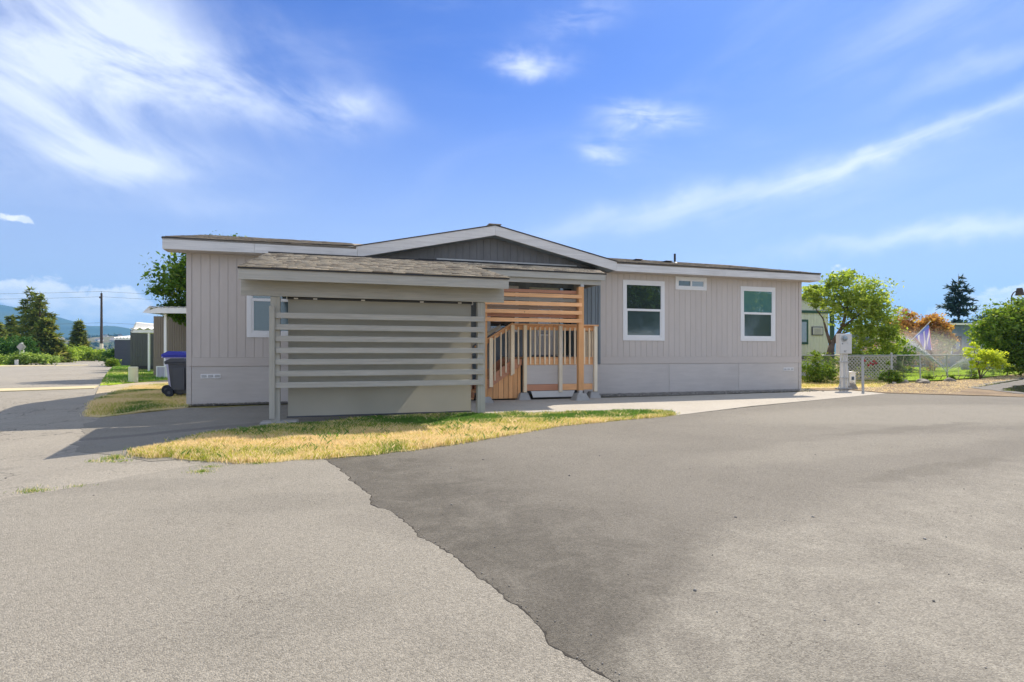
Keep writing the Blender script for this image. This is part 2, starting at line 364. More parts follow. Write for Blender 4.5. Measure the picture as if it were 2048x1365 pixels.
def asphalt(name, c1, c2, speck=.5, agg=110, patches=(), zones=(), crack=0.0, crackcol=(.05, .045, .04), big=.22, dust=(.30, .275, .24)):
    """worn asphalt: stone grains, tar pits, wide soft patches; patches = (x, y, rx, ry, angle, colour, amount)"""
    m, t, b = new_mat(name)
    geo = t.new('ShaderNodeNewGeometry'); P = geo.outputs['Position']
    x, y, z = t.sep(P)[:3]
    n1 = t.noise(P, big, 5, .6, .5); n2 = t.noise(P, 1.6, 5, .65, .2); n3 = t.noise(P, 7, 4, .6)
    f = t.m('ADD', t.m('MULTIPLY', t.ss(n1, .32, .68), .55), t.m('ADD', t.m('MULTIPLY', t.ss(n2, .3, .7), .3), t.m('MULTIPLY', n3, .2)))
    c = t.mix(f, c1, c2)
    wx = t.m('ADD', x, t.m('MULTIPLY', t.m('SUBTRACT', t.noise(P, .9, 6, .7), .5), .9))
    wy = t.m('ADD', y, t.m('MULTIPLY', t.m('SUBTRACT', t.noise(P, 1.1, 6, .7, .3), .5), .9))
    for (px, py, rx, ry, ang, pc, amt) in patches:
        ca, sa = math.cos(R(ang)), math.sin(R(ang))
        dx = t.m('SUBTRACT', wx, px); dy = t.m('SUBTRACT', wy, py)
        u = t.m('DIVIDE', t.m('ADD', t.m('MULTIPLY', dx, ca), t.m('MULTIPLY', dy, sa)), rx)
        v = t.m('DIVIDE', t.m('ADD', t.m('MULTIPLY', dx, -sa), t.m('MULTIPLY', dy, ca)), ry)
        r2 = t.m('ADD', t.m('MULTIPLY', u, u), t.m('MULTIPLY', v, v))
        c = t.mix(t.m('MULTIPLY', t.m('SUBTRACT', 1, t.ss(r2, .35, 1.3)), amt), c, pc)
    # wide worn or dark zones bounded by straight-ish wavering lines: (list of (x0, y0, nx, ny, soft0, soft1), colour, amount)
    brk = t.mr(t.noise(P, 1.9, 7, .75, .9), .34, .62, .30, 1.0)
    for (lines, zc, amt) in zones:
        k_ = brk
        for (x0, y0, nx, ny, s0_, s1_) in lines:
            d = t.m('ADD', t.m('MULTIPLY', t.m('SUBTRACT', wx, x0), nx), t.m('MULTIPLY', t.m('SUBTRACT', wy, y0), ny))
            k_ = t.m('MULTIPLY', k_, t.ss(d, s0_, s1_) if s1_ > s0_ else t.m('SUBTRACT', 1, t.ss(d, s1_, s0_)))
        c = t.mix(t.m('MULTIPLY', k_, amt), c, zc)
    # stone grains
    vr = t.new('ShaderNodeTexVoronoi'); t.l.new(P, vr.inputs['Vector']); vr.inputs['Scale'].default_value = agg
    gcol = t.sep(vr.outputs['Color'])[0]
    fn = t.noise(P, agg * 1.3, 3, .7)
    k = t.m('ADD', t.mr(gcol, 0, 1, 1 - speck, 1 + speck), t.mr(fn, .3, .7, -speck * .5, speck * .5))
    mid = t.noise(P, 34, 3, .7)
    k = t.m('MULTIPLY', k, t.mr(mid, .3, .7, .93, 1.07))
    c = t.mix(1.0, c, t.comb(k, k, k), 'MULTIPLY')
    # open pits where the tar shows
    pit = t.m('MULTIPLY', t.ss(t.noise(P, 62, 3, .8, 1.0), .585, .64), t.mr(t.ss(t.noise(P, .8, 4, .6), .45, .68), 0, 1, .12, 1))
    c = t.mix(t.m('MULTIPLY', pit, .72), c, (.055, .05, .045))
    pit2 = t.m('MULTIPLY', t.ss(t.noise(t.mapping(P, scale=(1, 1.6, 1), rot=(0, 0, .5)), 36, 4, .75, 1.4), .575, .615), t.mr(t.ss(t.noise(P, 1.3, 4, .65), .50, .64), 0, 1, .04, 1))
    c = t.mix(t.m('MULTIPLY', pit2, .8), c, (.05, .045, .038))
    if crack > 0:
        v3 = t.new('ShaderNodeVectorMath', operation='ADD'); t.l.new(P, v3.inputs[0])
        wn = t.noise(P, 3.0, 4, .6, 0, 1); sc = t.new('ShaderNodeVectorMath', operation='SCALE'); t.l.new(wn, sc.inputs[0]); sc.inputs['Scale'].default_value = .45
        t.l.new(sc.outputs[0], v3.inputs[1])
        e = t.vor(v3.outputs[0], 1.5, 'DISTANCE_TO_EDGE')
        cm = t.m('MULTIPLY', t.m('SUBTRACT', 1, t.ss(e, .002, .016)), t.ss(t.noise(P, .5, 3), .42, .56))
        c = t.mix(t.m('MULTIPLY', cm, crack), c, crackcol)
        e2 = t.vor(v3.outputs[0], 5.5, 'DISTANCE_TO_EDGE')
        cm2 = t.m('MULTIPLY', t.m('SUBTRACT', 1, t.ss(e2, .004, .03)), t.ss(t.noise(P, .35, 3), .52, .62))
        c = t.mix(t.m('MULTIPLY', cm2, crack * .7), c, crackcol)
    t.l.new(c, b.inputs['Base Color'])
    b.inputs['Roughness'].default_value = .93; b.inputs['Specular IOR Level'].default_value = .25
    bp = t.new('ShaderNodeBump'); bp.inputs['Strength'].default_value = .75; bp.inputs['Distance'].default_value = .006
    hgt = t.m('ADD', t.m('MULTIPLY', vr.outputs['Distance'], -1.0), t.m('MULTIPLY', mid, .8))
    t.l.new(hgt, bp.inputs['Height']); t.l.new(bp.outputs[0], b.inputs['Normal'])
    return m

# ------------------------------------------------------------------ object helpers
def tag(o, label=None, cat=None, group=None, kind=None):
    if label: o['label'] = label
    if cat: o['category'] = cat
    if group: o['group'] = group
    if kind: o['kind'] = kind
    return o
def empty(name, loc=(0, 0, 0), rz=0.0, parent=None, label=None, cat=None, group=None):
    o = bpy.data.objects.new(name, None); C.objects.link(o)
    o.location = loc; o.rotation_euler = (0, 0, rz); o.empty_display_size = .2
    if parent: o.parent = parent
    return tag(o, label, cat, group)
def link(name, me, m=None, parent=None, loc=(0, 0, 0), rot=(0, 0, 0), **kw):
    o = bpy.data.objects.new(name, me); C.objects.link(o)
    o.location = loc; o.rotation_euler = rot
    if m is not None and not me.materials: me.materials.append(m)
    if parent: o.parent = parent
    return tag(o, kw.get('label'), kw.get('cat'), kw.get('group'), kw.get('kind'))
def copy_tree(o, parent=None):
    c = o.copy(); C.objects.link(c); c.parent = parent
    for ch in list(o.children): copy_tree(ch, c)
    return c
_cache = {}
def box_mesh(dx, dy, dz, m, bev=0.0):
    key = (round(dx, 4), round(dy, 4), round(dz, 4), m.name, bev)
    if key in _cache: return _cache[key]
    bm = bmesh.new(); bmesh.ops.create_cube(bm, size=1)
    bmesh.ops.scale(bm, vec=(dx, dy, dz), verts=bm.verts)
    if bev: bmesh.ops.bevel(bm, geom=list(bm.edges), offset=bev, segments=1, affect='EDGES')
    me = bpy.data.meshes.new('box'); bm.to_mesh(me); bm.free(); me.materials.append(m)
    _cache[key] = me
    return me
def box(name, parent, xr, yr, zr, m, bev=0.0, rot=(0, 0, 0), **kw):
    me = box_mesh(xr[1] - xr[0], yr[1] - yr[0], zr[1] - zr[0], m, bev)
    return link(name, me, None, parent, ((xr[0] + xr[1]) / 2, (yr[0] + yr[1]) / 2, (zr[0] + zr[1]) / 2), rot, **kw)
def add_box(bm, xr, yr, zr, mtx=None):
    r = bmesh.ops.create_cube(bm, size=1)
    v = r['verts']
    bmesh.ops.scale(bm, vec=(xr[1] - xr[0], yr[1] - yr[0], zr[1] - zr[0]), verts=v)
    bmesh.ops.translate(bm, vec=((xr[0] + xr[1]) / 2, (yr[0] + yr[1]) / 2, (zr[0] + zr[1]) / 2), verts=v)
    if mtx is not None: bmesh.ops.transform(bm, matrix=mtx, verts=v)
    return v
def add_tube(bm, a, b, r0, r1=None, n=8):
    a = Vector(a); b = Vector(b); r1 = r0 if r1 is None else r1
    d = b - a; L = d.length
    r = bmesh.ops.create_cone(bm, cap_ends=True, segments=n, radius1=r0, radius2=r1, depth=L)
    q = d.to_track_quat('Z', 'Y').to_matrix().to_4x4()
    bmesh.ops.transform(bm, matrix=Matrix.Translation((a + b) / 2) @ q, verts=r['verts'])
    return r['verts']
def bm_obj(name, bm, m, parent=None, smooth=False, loc=(0, 0, 0), rot=(0, 0, 0), **kw):
    me = bpy.data.meshes.new(name); bm.to_mesh(me); bm.free()
    if smooth:
        for p in me.polygons: p.use_smooth = True
    return link(name, me, m, parent, loc, rot, **kw)
def tube(name, parent, a, b, r0, m, r1=None, n=10, **kw):
    bm = bmesh.new(); add_tube(bm, a, b, r0, r1, n)
    return bm_obj(name, bm, m, parent, **kw)
def prism_xz(name, parent, pts, y0, y1, m, **kw):
    """polygon in (x, z) given thickness along y"""
    bm = bmesh.new()
    f = bm.faces.new([bm.verts.new((x, y0, z)) for x, z in pts])
    r = bmesh.ops.extrude_face_region(bm, geom=[f])
    bmesh.ops.translate(bm, vec=(0, y1 - y0, 0), verts=[e for e in r['geom'] if isinstance(e, bmesh.types.BMVert)])
    bmesh.ops.recalc_face_normals(bm, faces=bm.faces)
    return bm_obj(name, bm, m, parent, **kw)
def np_mesh(name, verts, faces, n, m, parent=None, smooth=False, **kw):
    """verts (V,3), faces (F,n) as arrays"""
    me = bpy.data.meshes.new(name)
    V = np.asarray(verts, dtype=np.float32); F = np.asarray(faces, dtype=np.int32)
    me.vertices.add(len(V)); me.vertices.foreach_set('co', V.ravel())
    me.loops.add(F.size); me.loops.foreach_set('vertex_index', F.ravel())
    me.polygons.add(len(F)); me.polygons.foreach_set('loop_start', np.arange(0, F.size, n, dtype=np.int32))
    me.polygons.foreach_set('loop_total', np.full(len(F), n, dtype=np.int32))
    me.update(calc_edges=True)
    if smooth: me.polygons.foreach_set('use_smooth', np.ones(len(F), dtype=bool))
    return link(name, me, m, parent, kw.pop('loc', (0, 0, 0)), kw.pop('rot', (0, 0, 0)), **kw)

# ------------------------------------------------------------------ ground
def jag(pts, amp, step, rng, closed=False):
    """break a polyline into short uneven runs"""
    out = []
    for i in range(len(pts) - 1):
        a = np.array(pts[i], float); b = np.array(pts[i + 1], float)
        L = np.linalg.norm(b - a); n = max(1, int(L / step)); d = (b - a) / max(L, 1e-6); nn = np.array([-d[1], d[0]])
        for k in range(n):
            p = a + (b - a) * (k / n)
            if not (k == 0 and i == 0): p = p + nn * rng.normal(0, amp)
            out.append(tuple(p))
    out.append(tuple(pts[-1]))
    return out
def sheet(name, poly, m, dz, skirt=0.0, step=.5, parent=None, **kw):
    bm = bmesh.new()
    vs_ = [bm.verts.new((x, y, 0)) for x, y in poly]
    f = bm.faces.new(vs_)
    if f.normal.z < 0: bmesh.ops.reverse_faces(bm, faces=[f])
    bm.normal_update()
    bmesh.ops.triangulate(bm, faces=bm.faces[:])
    xs = [p[0] for p in poly]; ys = [p[1] for p in poly]
    def cuts(lo, hi, a, b, st):
        q = a
        while q <= b:
            if lo < q < hi: yield q
            q += st
    for q in cuts(min(xs), max(xs), -7.6, -4.0, step):
        bmesh.ops.bisect_plane(bm, geom=bm.verts[:] + bm.edges[:] + bm.faces[:], plane_co=(q, 0, 0), plane_no=(1, 0, 0))
    for q in list(cuts(min(ys), max(ys), 1.0, 3.5, step)) + list(cuts(min(ys), max(ys), 11.0, 14.4, step)):
        bmesh.ops.bisect_plane(bm, geom=bm.verts[:] + bm.edges[:] + bm.faces[:], plane_co=(0, q, 0), plane_no=(0, 1, 0))
    for v in bm.verts: v.co.z = g(v.co.x, v.co.y) + (dz(v.co.x, v.co.y) if callable(dz) else dz)
    bm.normal_update()
    for f in bm.faces:
        if f.normal.z < 0: f.normal_flip()
    if skirt:
        be = [e for e in bm.edges if e.is_boundary]
        r = bmesh.ops.extrude_edge_only(bm, edges=be)
        bmesh.ops.translate(bm, vec=(0, 0, -skirt), verts=[e for e in r['geom'] if isinstance(e, bmesh.types.BMVert)])
    return bm_obj(name, bm, m, parent, kind=kw.get('kind', 'structure'))
rg = np.random.default_rng(11)
P = gnd

def soil_mat(name, c1, c2, c3, s=1.2, fine=40):
    m, t, b = new_mat(name)
    geo = t.new('ShaderNodeNewGeometry'); P_ = geo.outputs['Position']
    n = t.noise(P_, s, 6, .65, .3); n2 = t.noise(P_, fine, 4, .7); n3 = t.noise(P_, s * .3, 4, .6)
    c = t.mix(t.ss(n, .35, .65), c1, c2); c = t.mix(t.ss(n3, .45, .7), c, c3)
    f = t.mr(n2, .3, .7, .65, 1.35); c = t.mix(1.0, c, t.comb(f, f, f), 'MULTIPLY')
    t.l.new(c, b.inputs['Base Color']); b.inputs['Roughness'].default_value = 1; b.inputs['Specular IOR Level'].default_value = .15
    bp = t.new('ShaderNodeBump'); bp.inputs['Strength'].default_value = .8; bp.inputs['Distance'].default_value = .02
    t.l.new(n2, bp.inputs['Height']); t.l.new(bp.outputs[0], b.inputs['Normal'])
    return m
m_field = soil_mat('dry field', (.30, .26, .10), (.22, .21, .07), (.34, .28, .14), .25, 12)
m_dryturf = soil_mat('dry turf', (.56, .45, .24), (.40, .37, .14), (.60, .49, .30), 2.0)
m_greenturf = soil_mat('green turf', (.30, .46, .04), (.38, .54, .05), (.40, .50, .08), 1.0)
m_soil = soil_mat('straw strewn soil', (.22, .165, .11), (.29, .225, .15), (.16, .12, .09), 1.5, 25)
m_gravelbed = soil_mat('gravel bed', (.16, .15, .135), (.21, .20, .18), (.13, .12, .11), 3.0, 70)
m_sand = soil_mat('pale dry path', (.38, .32, .22), (.42, .36, .26), (.34, .30, .17), 1.5, 30)
m_curb = paint('yellow curb paint', (.52, .45, .27), .8, .15, 1.5, None, .3, 30, dirt=.4, dirtcol=(.35, .31, .22))
m_old = asphalt('old weathered asphalt', (.27, .25, .212), (.335, .31, .265), .32, 150, crack=.85, patches=[(-6.2, 6.4, .5, .25, 10, (.15, .135, .12), .5)])
m_old2 = asphalt('driveway asphalt', (.20, .187, .16), (.26, .243, .21), .3, 150, patches=[(-5.2, 9.6, 2.2, .35, 14, (.11, .10, .095), .5)])
m_left = asphalt('grey asphalt overlay', (.235, .219, .185), (.278, .259, .221), .28, 150, patches=[(-1.0, 2.68, .5, .22, 20, (.18, .168, .143), .28), (-1.35, 2.35, .5, .16, 5, (.19, .177, .15), .22), (-.3, 2.42, .45, .14, -25, (.185, .172, .147), .25), (-1.9, 4.6, 1.1, .3, 10, (.20, .187, .16), .4), (-.7, 4.0, .7, .3, -20, (.205, .19, .163), .4), (-3.5, 5.2, 1.2, .3, 8, (.2, .187, .16), .4)])
m_new = asphalt('dark asphalt patch', (.168, .156, .134), (.205, .191, .164), .28, 150, big=.35, zones=[
    ([(-2.19, 6.53, .865, .5015, 2.6, .1), (0, 6.8, 0, 1, 1.8, -.6)], (.092, .085, .072), 1.0),
    ([(-2.19, 6.53, .865, .5015, .9, .0)], (.105, .097, .082), .75),
    ([(.425, 2.38, .846, -.533, -.12, .22), (1.757, 4.494, .482, -.876, -.15, .9)], (.30, .282, .24), .82)], patches=[
    (2.75, 3.45, .9, .22, 12, (.15, .139, .118), .8), (3.6, 3.9, 1.4, .16, 22, (.16, .148, .127), .7), (3.4, 2.9, 1.2, .16, 25, (.17, .158, .134), .6), (1.7, 2.35, .5, .10, 40, (.17, .158, .134), .5), (2.2, 2.5, .5, .14, 60, (.19, .176, .15), .4),
    (5.0, 7.6, 3.4, .6, 24, (.24, .224, .19), .6), (8.5, 11.5, 5, 1.8, 15, (.26, .243, .207), .7), (4.6, 6.0, 1.6, .18, 28, (.135, .125, .105), .55), (6.5, 9.2, 2.2, .2, 24, (.14, .13, .11), .5)])
m_conc = asphalt('light concrete', (.40, .37, .32), (.45, .42, .365), .14, 120, big=.6)
m_wet = asphalt('wet asphalt', (.075, .072, .066), (.12, .115, .105), .3, 90)
m_wet.node_tree.nodes['Principled BSDF'].inputs['Roughness'].default_value = .75
m_puddle, _t, _b = new_mat('puddle water')
_b.inputs['Base Color'].default_value = (.06, .06, .06, 1); _b.inputs['Roughness'].default_value = .06; _b.inputs['Specular IOR Level'].default_value = .9

BIG = 9000
HAZE = 1.5e-4
sheet('ground', [(-BIG, -600), (BIG, -600), (BIG, BIG), (-BIG, BIG)], m_field, -.03)
# old road on the left, running far back
road = [P(300, 925), P(262, 880), P(225, 852), P(215, 832), P(215, 805), P(215, 778), P(225, 748), P(234, 728)]
road = jag(road, .04, .25, rg)
road += [(-62, 100), (-58, 150), (-230, 150), (-230, -40), (-2, -40), (-2, 6.5), P(600, 905), P(330, 895)]
sheet('road', road, m_old, .004, .02)
sheet('driveway', jag([P(150, 905), P(168, 852), P(200, 836), P(372, 818), P(560, 811), P(760, 807)], .03, .25, rg) + [P(900, 803), P(900, 880), P(560, 905), P(300, 925)], m_old2, .009, .02)
apron = [P(900, 803), P(1050, 801), P(1330, 794), P(1590, 785.5), P(1640, 783), P(1700, 782), P(1772, 788)]
apron += [P(1500, 814), P(1350, 832.5), P(1120, 850), P(900, 875)]
sheet('concrete_apron', apron, m_conc, .014, .03)
JOINT = [P(648, 922), P(690, 950), P(742, 995), P(782, 1032), P(845, 1082), P(906, 1130), P(975, 1180), P(1062, 1243), P(1130, 1290), P(1215, 1365), P(1290, 1430), (.95, 1.0), (1.6, -6)]
JJ = jag(jag(jag(JOINT, .028, .30, rg), .012, .10, rg), .005, .03, rg)
left_edge = jag([P(-500, 1110), P(-200, 1040), P(0, 1003), P(120, 984), P(230, 962), P(330, 944), P(405, 932), P(440, 924)], .012, .08, rg)
sheet('asphalt_overlay', left_edge + jag([P(440, 924), P(560, 925), P(648, 922)], .015, .1, rg)[1:] + JJ[1:] + [(-9, -6)], m_left, .020, .02, step=.25)
top = jag([P(1770, 788), P(1500, 816), P(1350, 833), P(1120, 855), P(1000, 876), P(820, 905), P(648, 922)], .012, .12, rg)
sheet('asphalt', [(45, -6), (45, P(2048, 795)[1] - 6), P(2048, 796), P(1900, 792)] + top + JJ[1:], m_new, .015, .02, step=.25)
# the open, crumbling joint between the two asphalts
m_crack = paint('open joint dirt', (.045, .04, .034), 1.0, .4, 20, None, .6, 60)
rc_ = np.random.default_rng(3); off_ = []
for (x_, y_) in JJ[::-1]:
    w_ = max(.0006, rc_.normal(.0035, .006)); off_.append((x_ + .865 * w_, y_ + .5015 * w_))
sheet('asphalt_joint', JJ + off_, m_crack, .0215, .01, step=.25)
# thin strips, beds and lawns of the setting
sheet('gravel_bed', [P(376, 812), P(700, 805), P(1000, 799), P(1400, 791), P(1602, 782), W(18.8, -.02)[:2], W(0, -.02)[:2]], m_gravelbed, .022, .03)
sheet('yellow_curb', jag([P(-300, 790), P(0, 784.5), P(100, 781), P(188, 778)], .02, .4, rg) + jag([P(197, 773), P(100, 776.5), P(0, 779), P(-300, 785)], .02, .4, rg), m_curb, .03, .04)
sheet('far_curb', [P(-300, 738), P(0, 734), P(108, 732.5), P(108, 731.2), P(0, 732), P(-300, 736)], m_curb, .03, .04)
sheet('far_curb', [P(112, 732.6), P(176, 731.5), P(176, 730.4), P(112, 731.2)], m_curb, .03, .04)
sheet('bank', jag([P(168, 834), P(182, 806), P(200, 797), P(265, 775)], .05, .2, rg) + [P(345, 770), W(-.1, 4)[:2], W(-.02, .3)[:2], P(376, 816), P(300, 822), P(200, 836)], m_dryturf, .0135, .03)
sheet('dry_path', [P(186, 803), P(198, 776), P(245, 770), P(345, 761), P(376, 761), W(-.2, 4.5)[:2], P(345, 772), P(265, 778)], m_sand, .034, .04)
sheet('side_lawn', [P(200, 772), P(214, 748), P(229, 731), P(300, 729), P(420, 735), P(420, 757), P(345, 760), P(245, 768)], m_greenturf, .04, .05)
sheet('island_lawn', [P(-400, 738), P(0, 731.5), P(48, 729), P(60, 723), P(105, 719.5), P(105, 716), P(-400, 716)], m_greenturf, .03, .04)
sheet('right_soil', jag([P(1600, 776), P(1640, 783), P(1700, 781.5), P(1772, 788), P(1900, 791.5), P(2048, 796), P(2400, 803)], .05, .3, rg) + [P(2400, 744), P(2048, 747), P(1960, 760), P(1783, 770), P(1604, 772)], m_soil, .030, .03)
sheet('side_turf', jag([P(1590, 779), P(1660, 778), P(1760, 777)], .05, .3, rg) + [P(1783, 765), P(1783, 757), P(1604, 757)], m_dryturf, .036, .03)
sheet('lawn', [P(1750, 765), P(1783, 763), P(1870, 762), P(1950, 757), P(2100, 745), P(2100, 727), P(1700, 727)], m_greenturf, .042, .03)
sheet('wet_road', jag([P(1935, 777), P(1975, 768), P(2048, 757), P(2300, 742)], .04, .3, rg) + jag([P(2400, 800), P(2048, 792), P(1990, 784), P(1935, 777)], .05, .3, rg)[:-1], m_wet, .040, .03)
def puddle(pts): sheet('puddle', pts, m_puddle, .045, 0)
puddle(jag([P(2000, 783), P(2030, 774), P(2090, 770), P(2200, 772), P(2200, 788), P(2050, 788), P(2000, 783)], .05, .25, rg)[:-1])
puddle(jag([P(1948, 776.5), P(1990, 769), P(2046, 760), P(2046, 761.5), P(1992, 771), P(1960, 776), P(1948, 776.5)], .02, .2, rg)[:-1])

# grass strip between driveway and dark asphalt (a low mound)
STRIP = jag([P(262, 912), P(300, 918), P(340, 916), P(380, 922), P(470, 932), P(560, 928), P(648, 922), P(820, 905), P(1000, 876), P(1120, 855), P(1240, 843), P(1350, 833)], .03, .15, rg) \
    + jag([P(1350, 833), P(1340, 827), P(1200, 827), P(960, 833), P(760, 838), P(560, 856), P(420, 874), P(330, 893), P(280, 902), P(262, 912)], .03, .15, rg)[1:-1]
sheet('grass_strip_soil', STRIP, m_dryturf, lambda x, y: .0235 - .010 * sst(2.4, 4.0, -x), .03, step=.25)

def in_poly(px, py, poly):
    inside = np.zeros(len(px), bool); n = len(poly); j = n - 1
    for i in range(n):
        xi, yi = poly[i]; xj, yj = poly[j]
        c = ((yi > py) != (yj > py)) & (px < (xj - xi) * (py - yi) / (yj - yi + 1e-12) + xi)
        inside ^= c; j = i
    return inside
def gv(x, y):
    def s(a, b, q):
        t_ = np.clip((q - a) / (b - a), 0, 1); return t_ * t_ * (3 - 2 * t_)
    return -.16 * s(4.3, 7.2, -x) * (1 - s(11.2, 14.2, y)) * s(1.0, 3.5, y)
def grass_mat(name, g1, g2, d1, d2, trans=.5, y1=(.40, .42, .05), y2=(.60, .58, .10)):
    m, t, b = new_mat(name)
    geo = t.new('ShaderNodeNewGeometry'); r = geo.outputs['Random Per Island']
    at_ = t.new('ShaderNodeAttribute'); at_.attribute_name = 'dry'
    gcol = t.mix(r, g1, g2); dcol = t.mix(r, d1, d2)
    gcol = t.mix(t.ss(at_.outputs['Fac'], .1, .6), gcol, t.mix(r, y1, y2))
    c = t.mix(t.m('GREATER_THAN', at_.outputs['Fac'], t.m('FRACT', t.m('MULTIPLY', r, 17.31))), gcol, dcol)
    t.l.new(c, b.inputs['Base Color']); b.inputs['Roughness'].default_value = .6; b.inputs['Specular IOR Level'].default_value = .3
    tr = t.new('ShaderNodeBsdfTranslucent'); t.l.new(c, tr.inputs[0])
    mx = t.new('ShaderNodeMixShader'); mx.inputs[0].default_value = trans
    t.l.new(b.outputs[0], mx.inputs[1]); t.l.new(tr.outputs[0], mx.inputs[2]); t.l.new(mx.outputs[0], t.n['Material Output'].inputs[0])
    return m
def vnoise(x, y, s, seed):
    """smooth value noise"""
    r_ = np.random.default_rng(seed).random((64, 64))
    u = x * s; v = y * s; i = np.floor(u).astype(int); j = np.floor(v).astype(int)
    fu = u - i; fv = v - j; fu = fu * fu * (3 - 2 * fu); fv = fv * fv * (3 - 2 * fv)
    a = r_[i % 64, j % 64]; b = r_[(i + 1) % 64, j % 64]; c = r_[i % 64, (j + 1) % 64]; d = r_[(i + 1) % 64, (j + 1) % 64]
    return (a * (1 - fu) + b * fu) * (1 - fv) + (c * (1 - fu) + d * fu) * fv
def blades(name, poly, count, h, w, m, dryf, base=.03, seed=1, lean=.5, thin=.35, spill=.0, **kw):
    rn = np.random.default_rng(seed)
    xs = [p[0] for p in poly]; ys = [p[1] for p in poly]
    area = 0.0
    X = []; Y = []; got = 0
    while got < count:
        x = rn.uniform(min(xs), max(xs), count * 2); y = rn.uniform(min(ys), max(ys), count * 2)
        k = in_poly(x, y, poly) & (rn.random(len(x)) < thin + (1 - thin) * (vnoise(x, y, 3.1, seed + 5) + vnoise(x, y, 9, seed + 6)) * .75)
        X.append(x[k]); Y.append(y[k]); got += int(k.sum())
    x = np.concatenate(X)[:count]; y = np.concatenate(Y)[:count]
    n = len(x)
    if spill: x = x + rn.normal(0, spill, n); y = y + rn.normal(0, spill, n)
    dry = np.clip(dryf(x, y), 0, 1)
    hh = h * rn.uniform(.35, 1.15, n) * (.6 + .8 * vnoise(x, y, 2.3, seed + 9))
    a = rn.uniform(0, 2 * np.pi, n); ca, sa = np.cos(a), np.sin(a)
    ww = w * rn.uniform(.6, 1.3, n)
    z = gv(x, y) + base
    b2 = rn.uniform(0, 2 * np.pi, n); ln = lean * rn.uniform(.1, 1.0, n) * hh
    V = np.empty((n, 4, 3), np.float32)
    V[:, 0] = np.stack([x - ca * ww, y - sa * ww, z - .01], 1)
    V[:, 1] = np.stack([x + ca * ww, y + sa * ww, z - .01], 1)
    V[:, 2] = np.stack([x + ca * ww * .6 + np.cos(b2) * ln * .4, y + sa * ww * .6 + np.sin(b2) * ln * .4, z + hh * .6], 1)
    V[:, 3] = np.stack([x + np.cos(b2) * ln, y + np.sin(b2) * ln, z + hh], 1)
    base_i = np.arange(n)[:, None] * 4
    F = np.concatenate([base_i + np.array([0, 1, 2]), base_i + np.array([0, 2, 3])], 0)
    o = np_mesh(name, V.reshape(-1, 3), F, 3, m, kind='stuff')
    at_ = o.data.attributes.new('dry', 'FLOAT', 'POINT'); at_.data.foreach_set('value', np.repeat(dry, 4).astype(np.float32))
    if kw.get('label'): tag(o, kw['label'], kw.get('cat', 'grass'))
    return o
m_grass = grass_mat('mixed grass blades', (.08, .19, .035), (.17, .30, .05), (.80, .62, .30), (.92, .78, .48))
m_lawn = grass_mat('watered lawn blades', (.36, .52, .03), (.48, .62, .05), (.56, .62, .12), (.60, .64, .14), .5, y1=(.40, .55, .04), y2=(.55, .64, .06))
def strip_dry(x, y):
    # distance in front of the carport line (home frame v = -4.9): greener against the carport, straw coloured towards the asphalt
    dx, dy = x - HX, y - HY
    u = dx * cT + dy * sT; v = -dx * sT + dy * cT
    d = (-4.85 - v)
    edge = np.clip((d - .75) / .95, 0, 1)
    n = vnoise(x, y, 1.3, 3) * .6 + vnoise(x, y, 4.0, 4) * .5 - .5
    far = np.clip((d - 2.7) / .4, 0, 1)
    return .06 + .72 * edge - .22 * far + n * .9
blades('grass', STRIP, 210000, .062, .0028, m_grass, strip_dry, .022, 21, .8, .3, spill=.035, label='sunlit strip of half dry grass between carport and dark asphalt', cat='grass')
blades('grass_tufts', STRIP, 5000, .085, .0026, m_grass, lambda x, y: .25 + (vnoise(x, y, 2.0, 31) - .5) * 1.6, .022, 33, 1.3, -.9, spill=.05, label='longer loose tufts standing out of the half dry grass strip')
BANK = [P(170, 834), P(184, 806), P(202, 797), P(265, 774), P(345, 768), tuple(W(-.1, 3)[:2]), tuple(W(-.02, .3)[:2]), P(374, 815), P(300, 821), P(200, 834)]
blades('grass', BANK, 70000, .05, .004, m_grass, lambda x, y: .62 + (vnoise(x, y, 1.5, 8) - .5) * 1.1, .022, 22, .8, .3, spill=.05, label='dull dry grass bank at the left corner of the home')
SIDE = [P(200, 772), P(214, 748), P(229, 731), P(300, 729), P(420, 735), P(420, 757), P(345, 760), P(245, 768)]
blades('grass', SIDE, 50000, .08, .010, m_grass, lambda x, y: .12 + (vnoise(x, y, .8, 9) - .5) * .6, .04, 23, .8, .4, label='green side lawn around the pale cream pedestals')
LAWN = [P(1750, 765), P(1783, 763), P(1870, 762), P(1950, 757), P(2060, 748), P(2060, 729), P(1700, 729)]
blades('grass', LAWN, 70000, .07, .012, m_lawn, lambda x, y: .05 + (vnoise(x, y, .5, 10) - .5) * .4, .042, 24, .8, .5, label='bright watered lawn behind the wire fence')
TURF = [P(1596, 778), P(1660, 777), P(1760, 776), P(1783, 765), P(1783, 757), P(1604, 757)]
blades('grass', TURF, 30000, .06, .007, m_grass, lambda x, y: .55 + (vnoise(x, y, .9, 12) - .5) * .8, .036, 25, .8, .5, label='yellowing turf beside the right end of the home')
ISL = [P(-300, 735), P(0, 731), P(48, 728.5), P(60, 723), P(-300, 722)]
blades('grass', ISL, 20000, .08, .02, m_grass, lambda x, y: .05 + 0 * x, .03, 26, .8, .6, label='green verge in front of the low junipers')
STRAW = [P(1600, 779), P(1700, 781), P(1772, 787), P(1900, 790), P(1960, 776), P(2048, 757), P(2200, 745), P(2048, 747), P(1960, 760), P(1783, 770), P(1640, 778)]
blades('straw', STRAW, 9000, .035, .003, m_grass, lambda x, y: 1.0 + 0 * x, .03, 27, 3.0, .2, label='loose straw and dead stalks strewn along the fence foot', cat='straw')

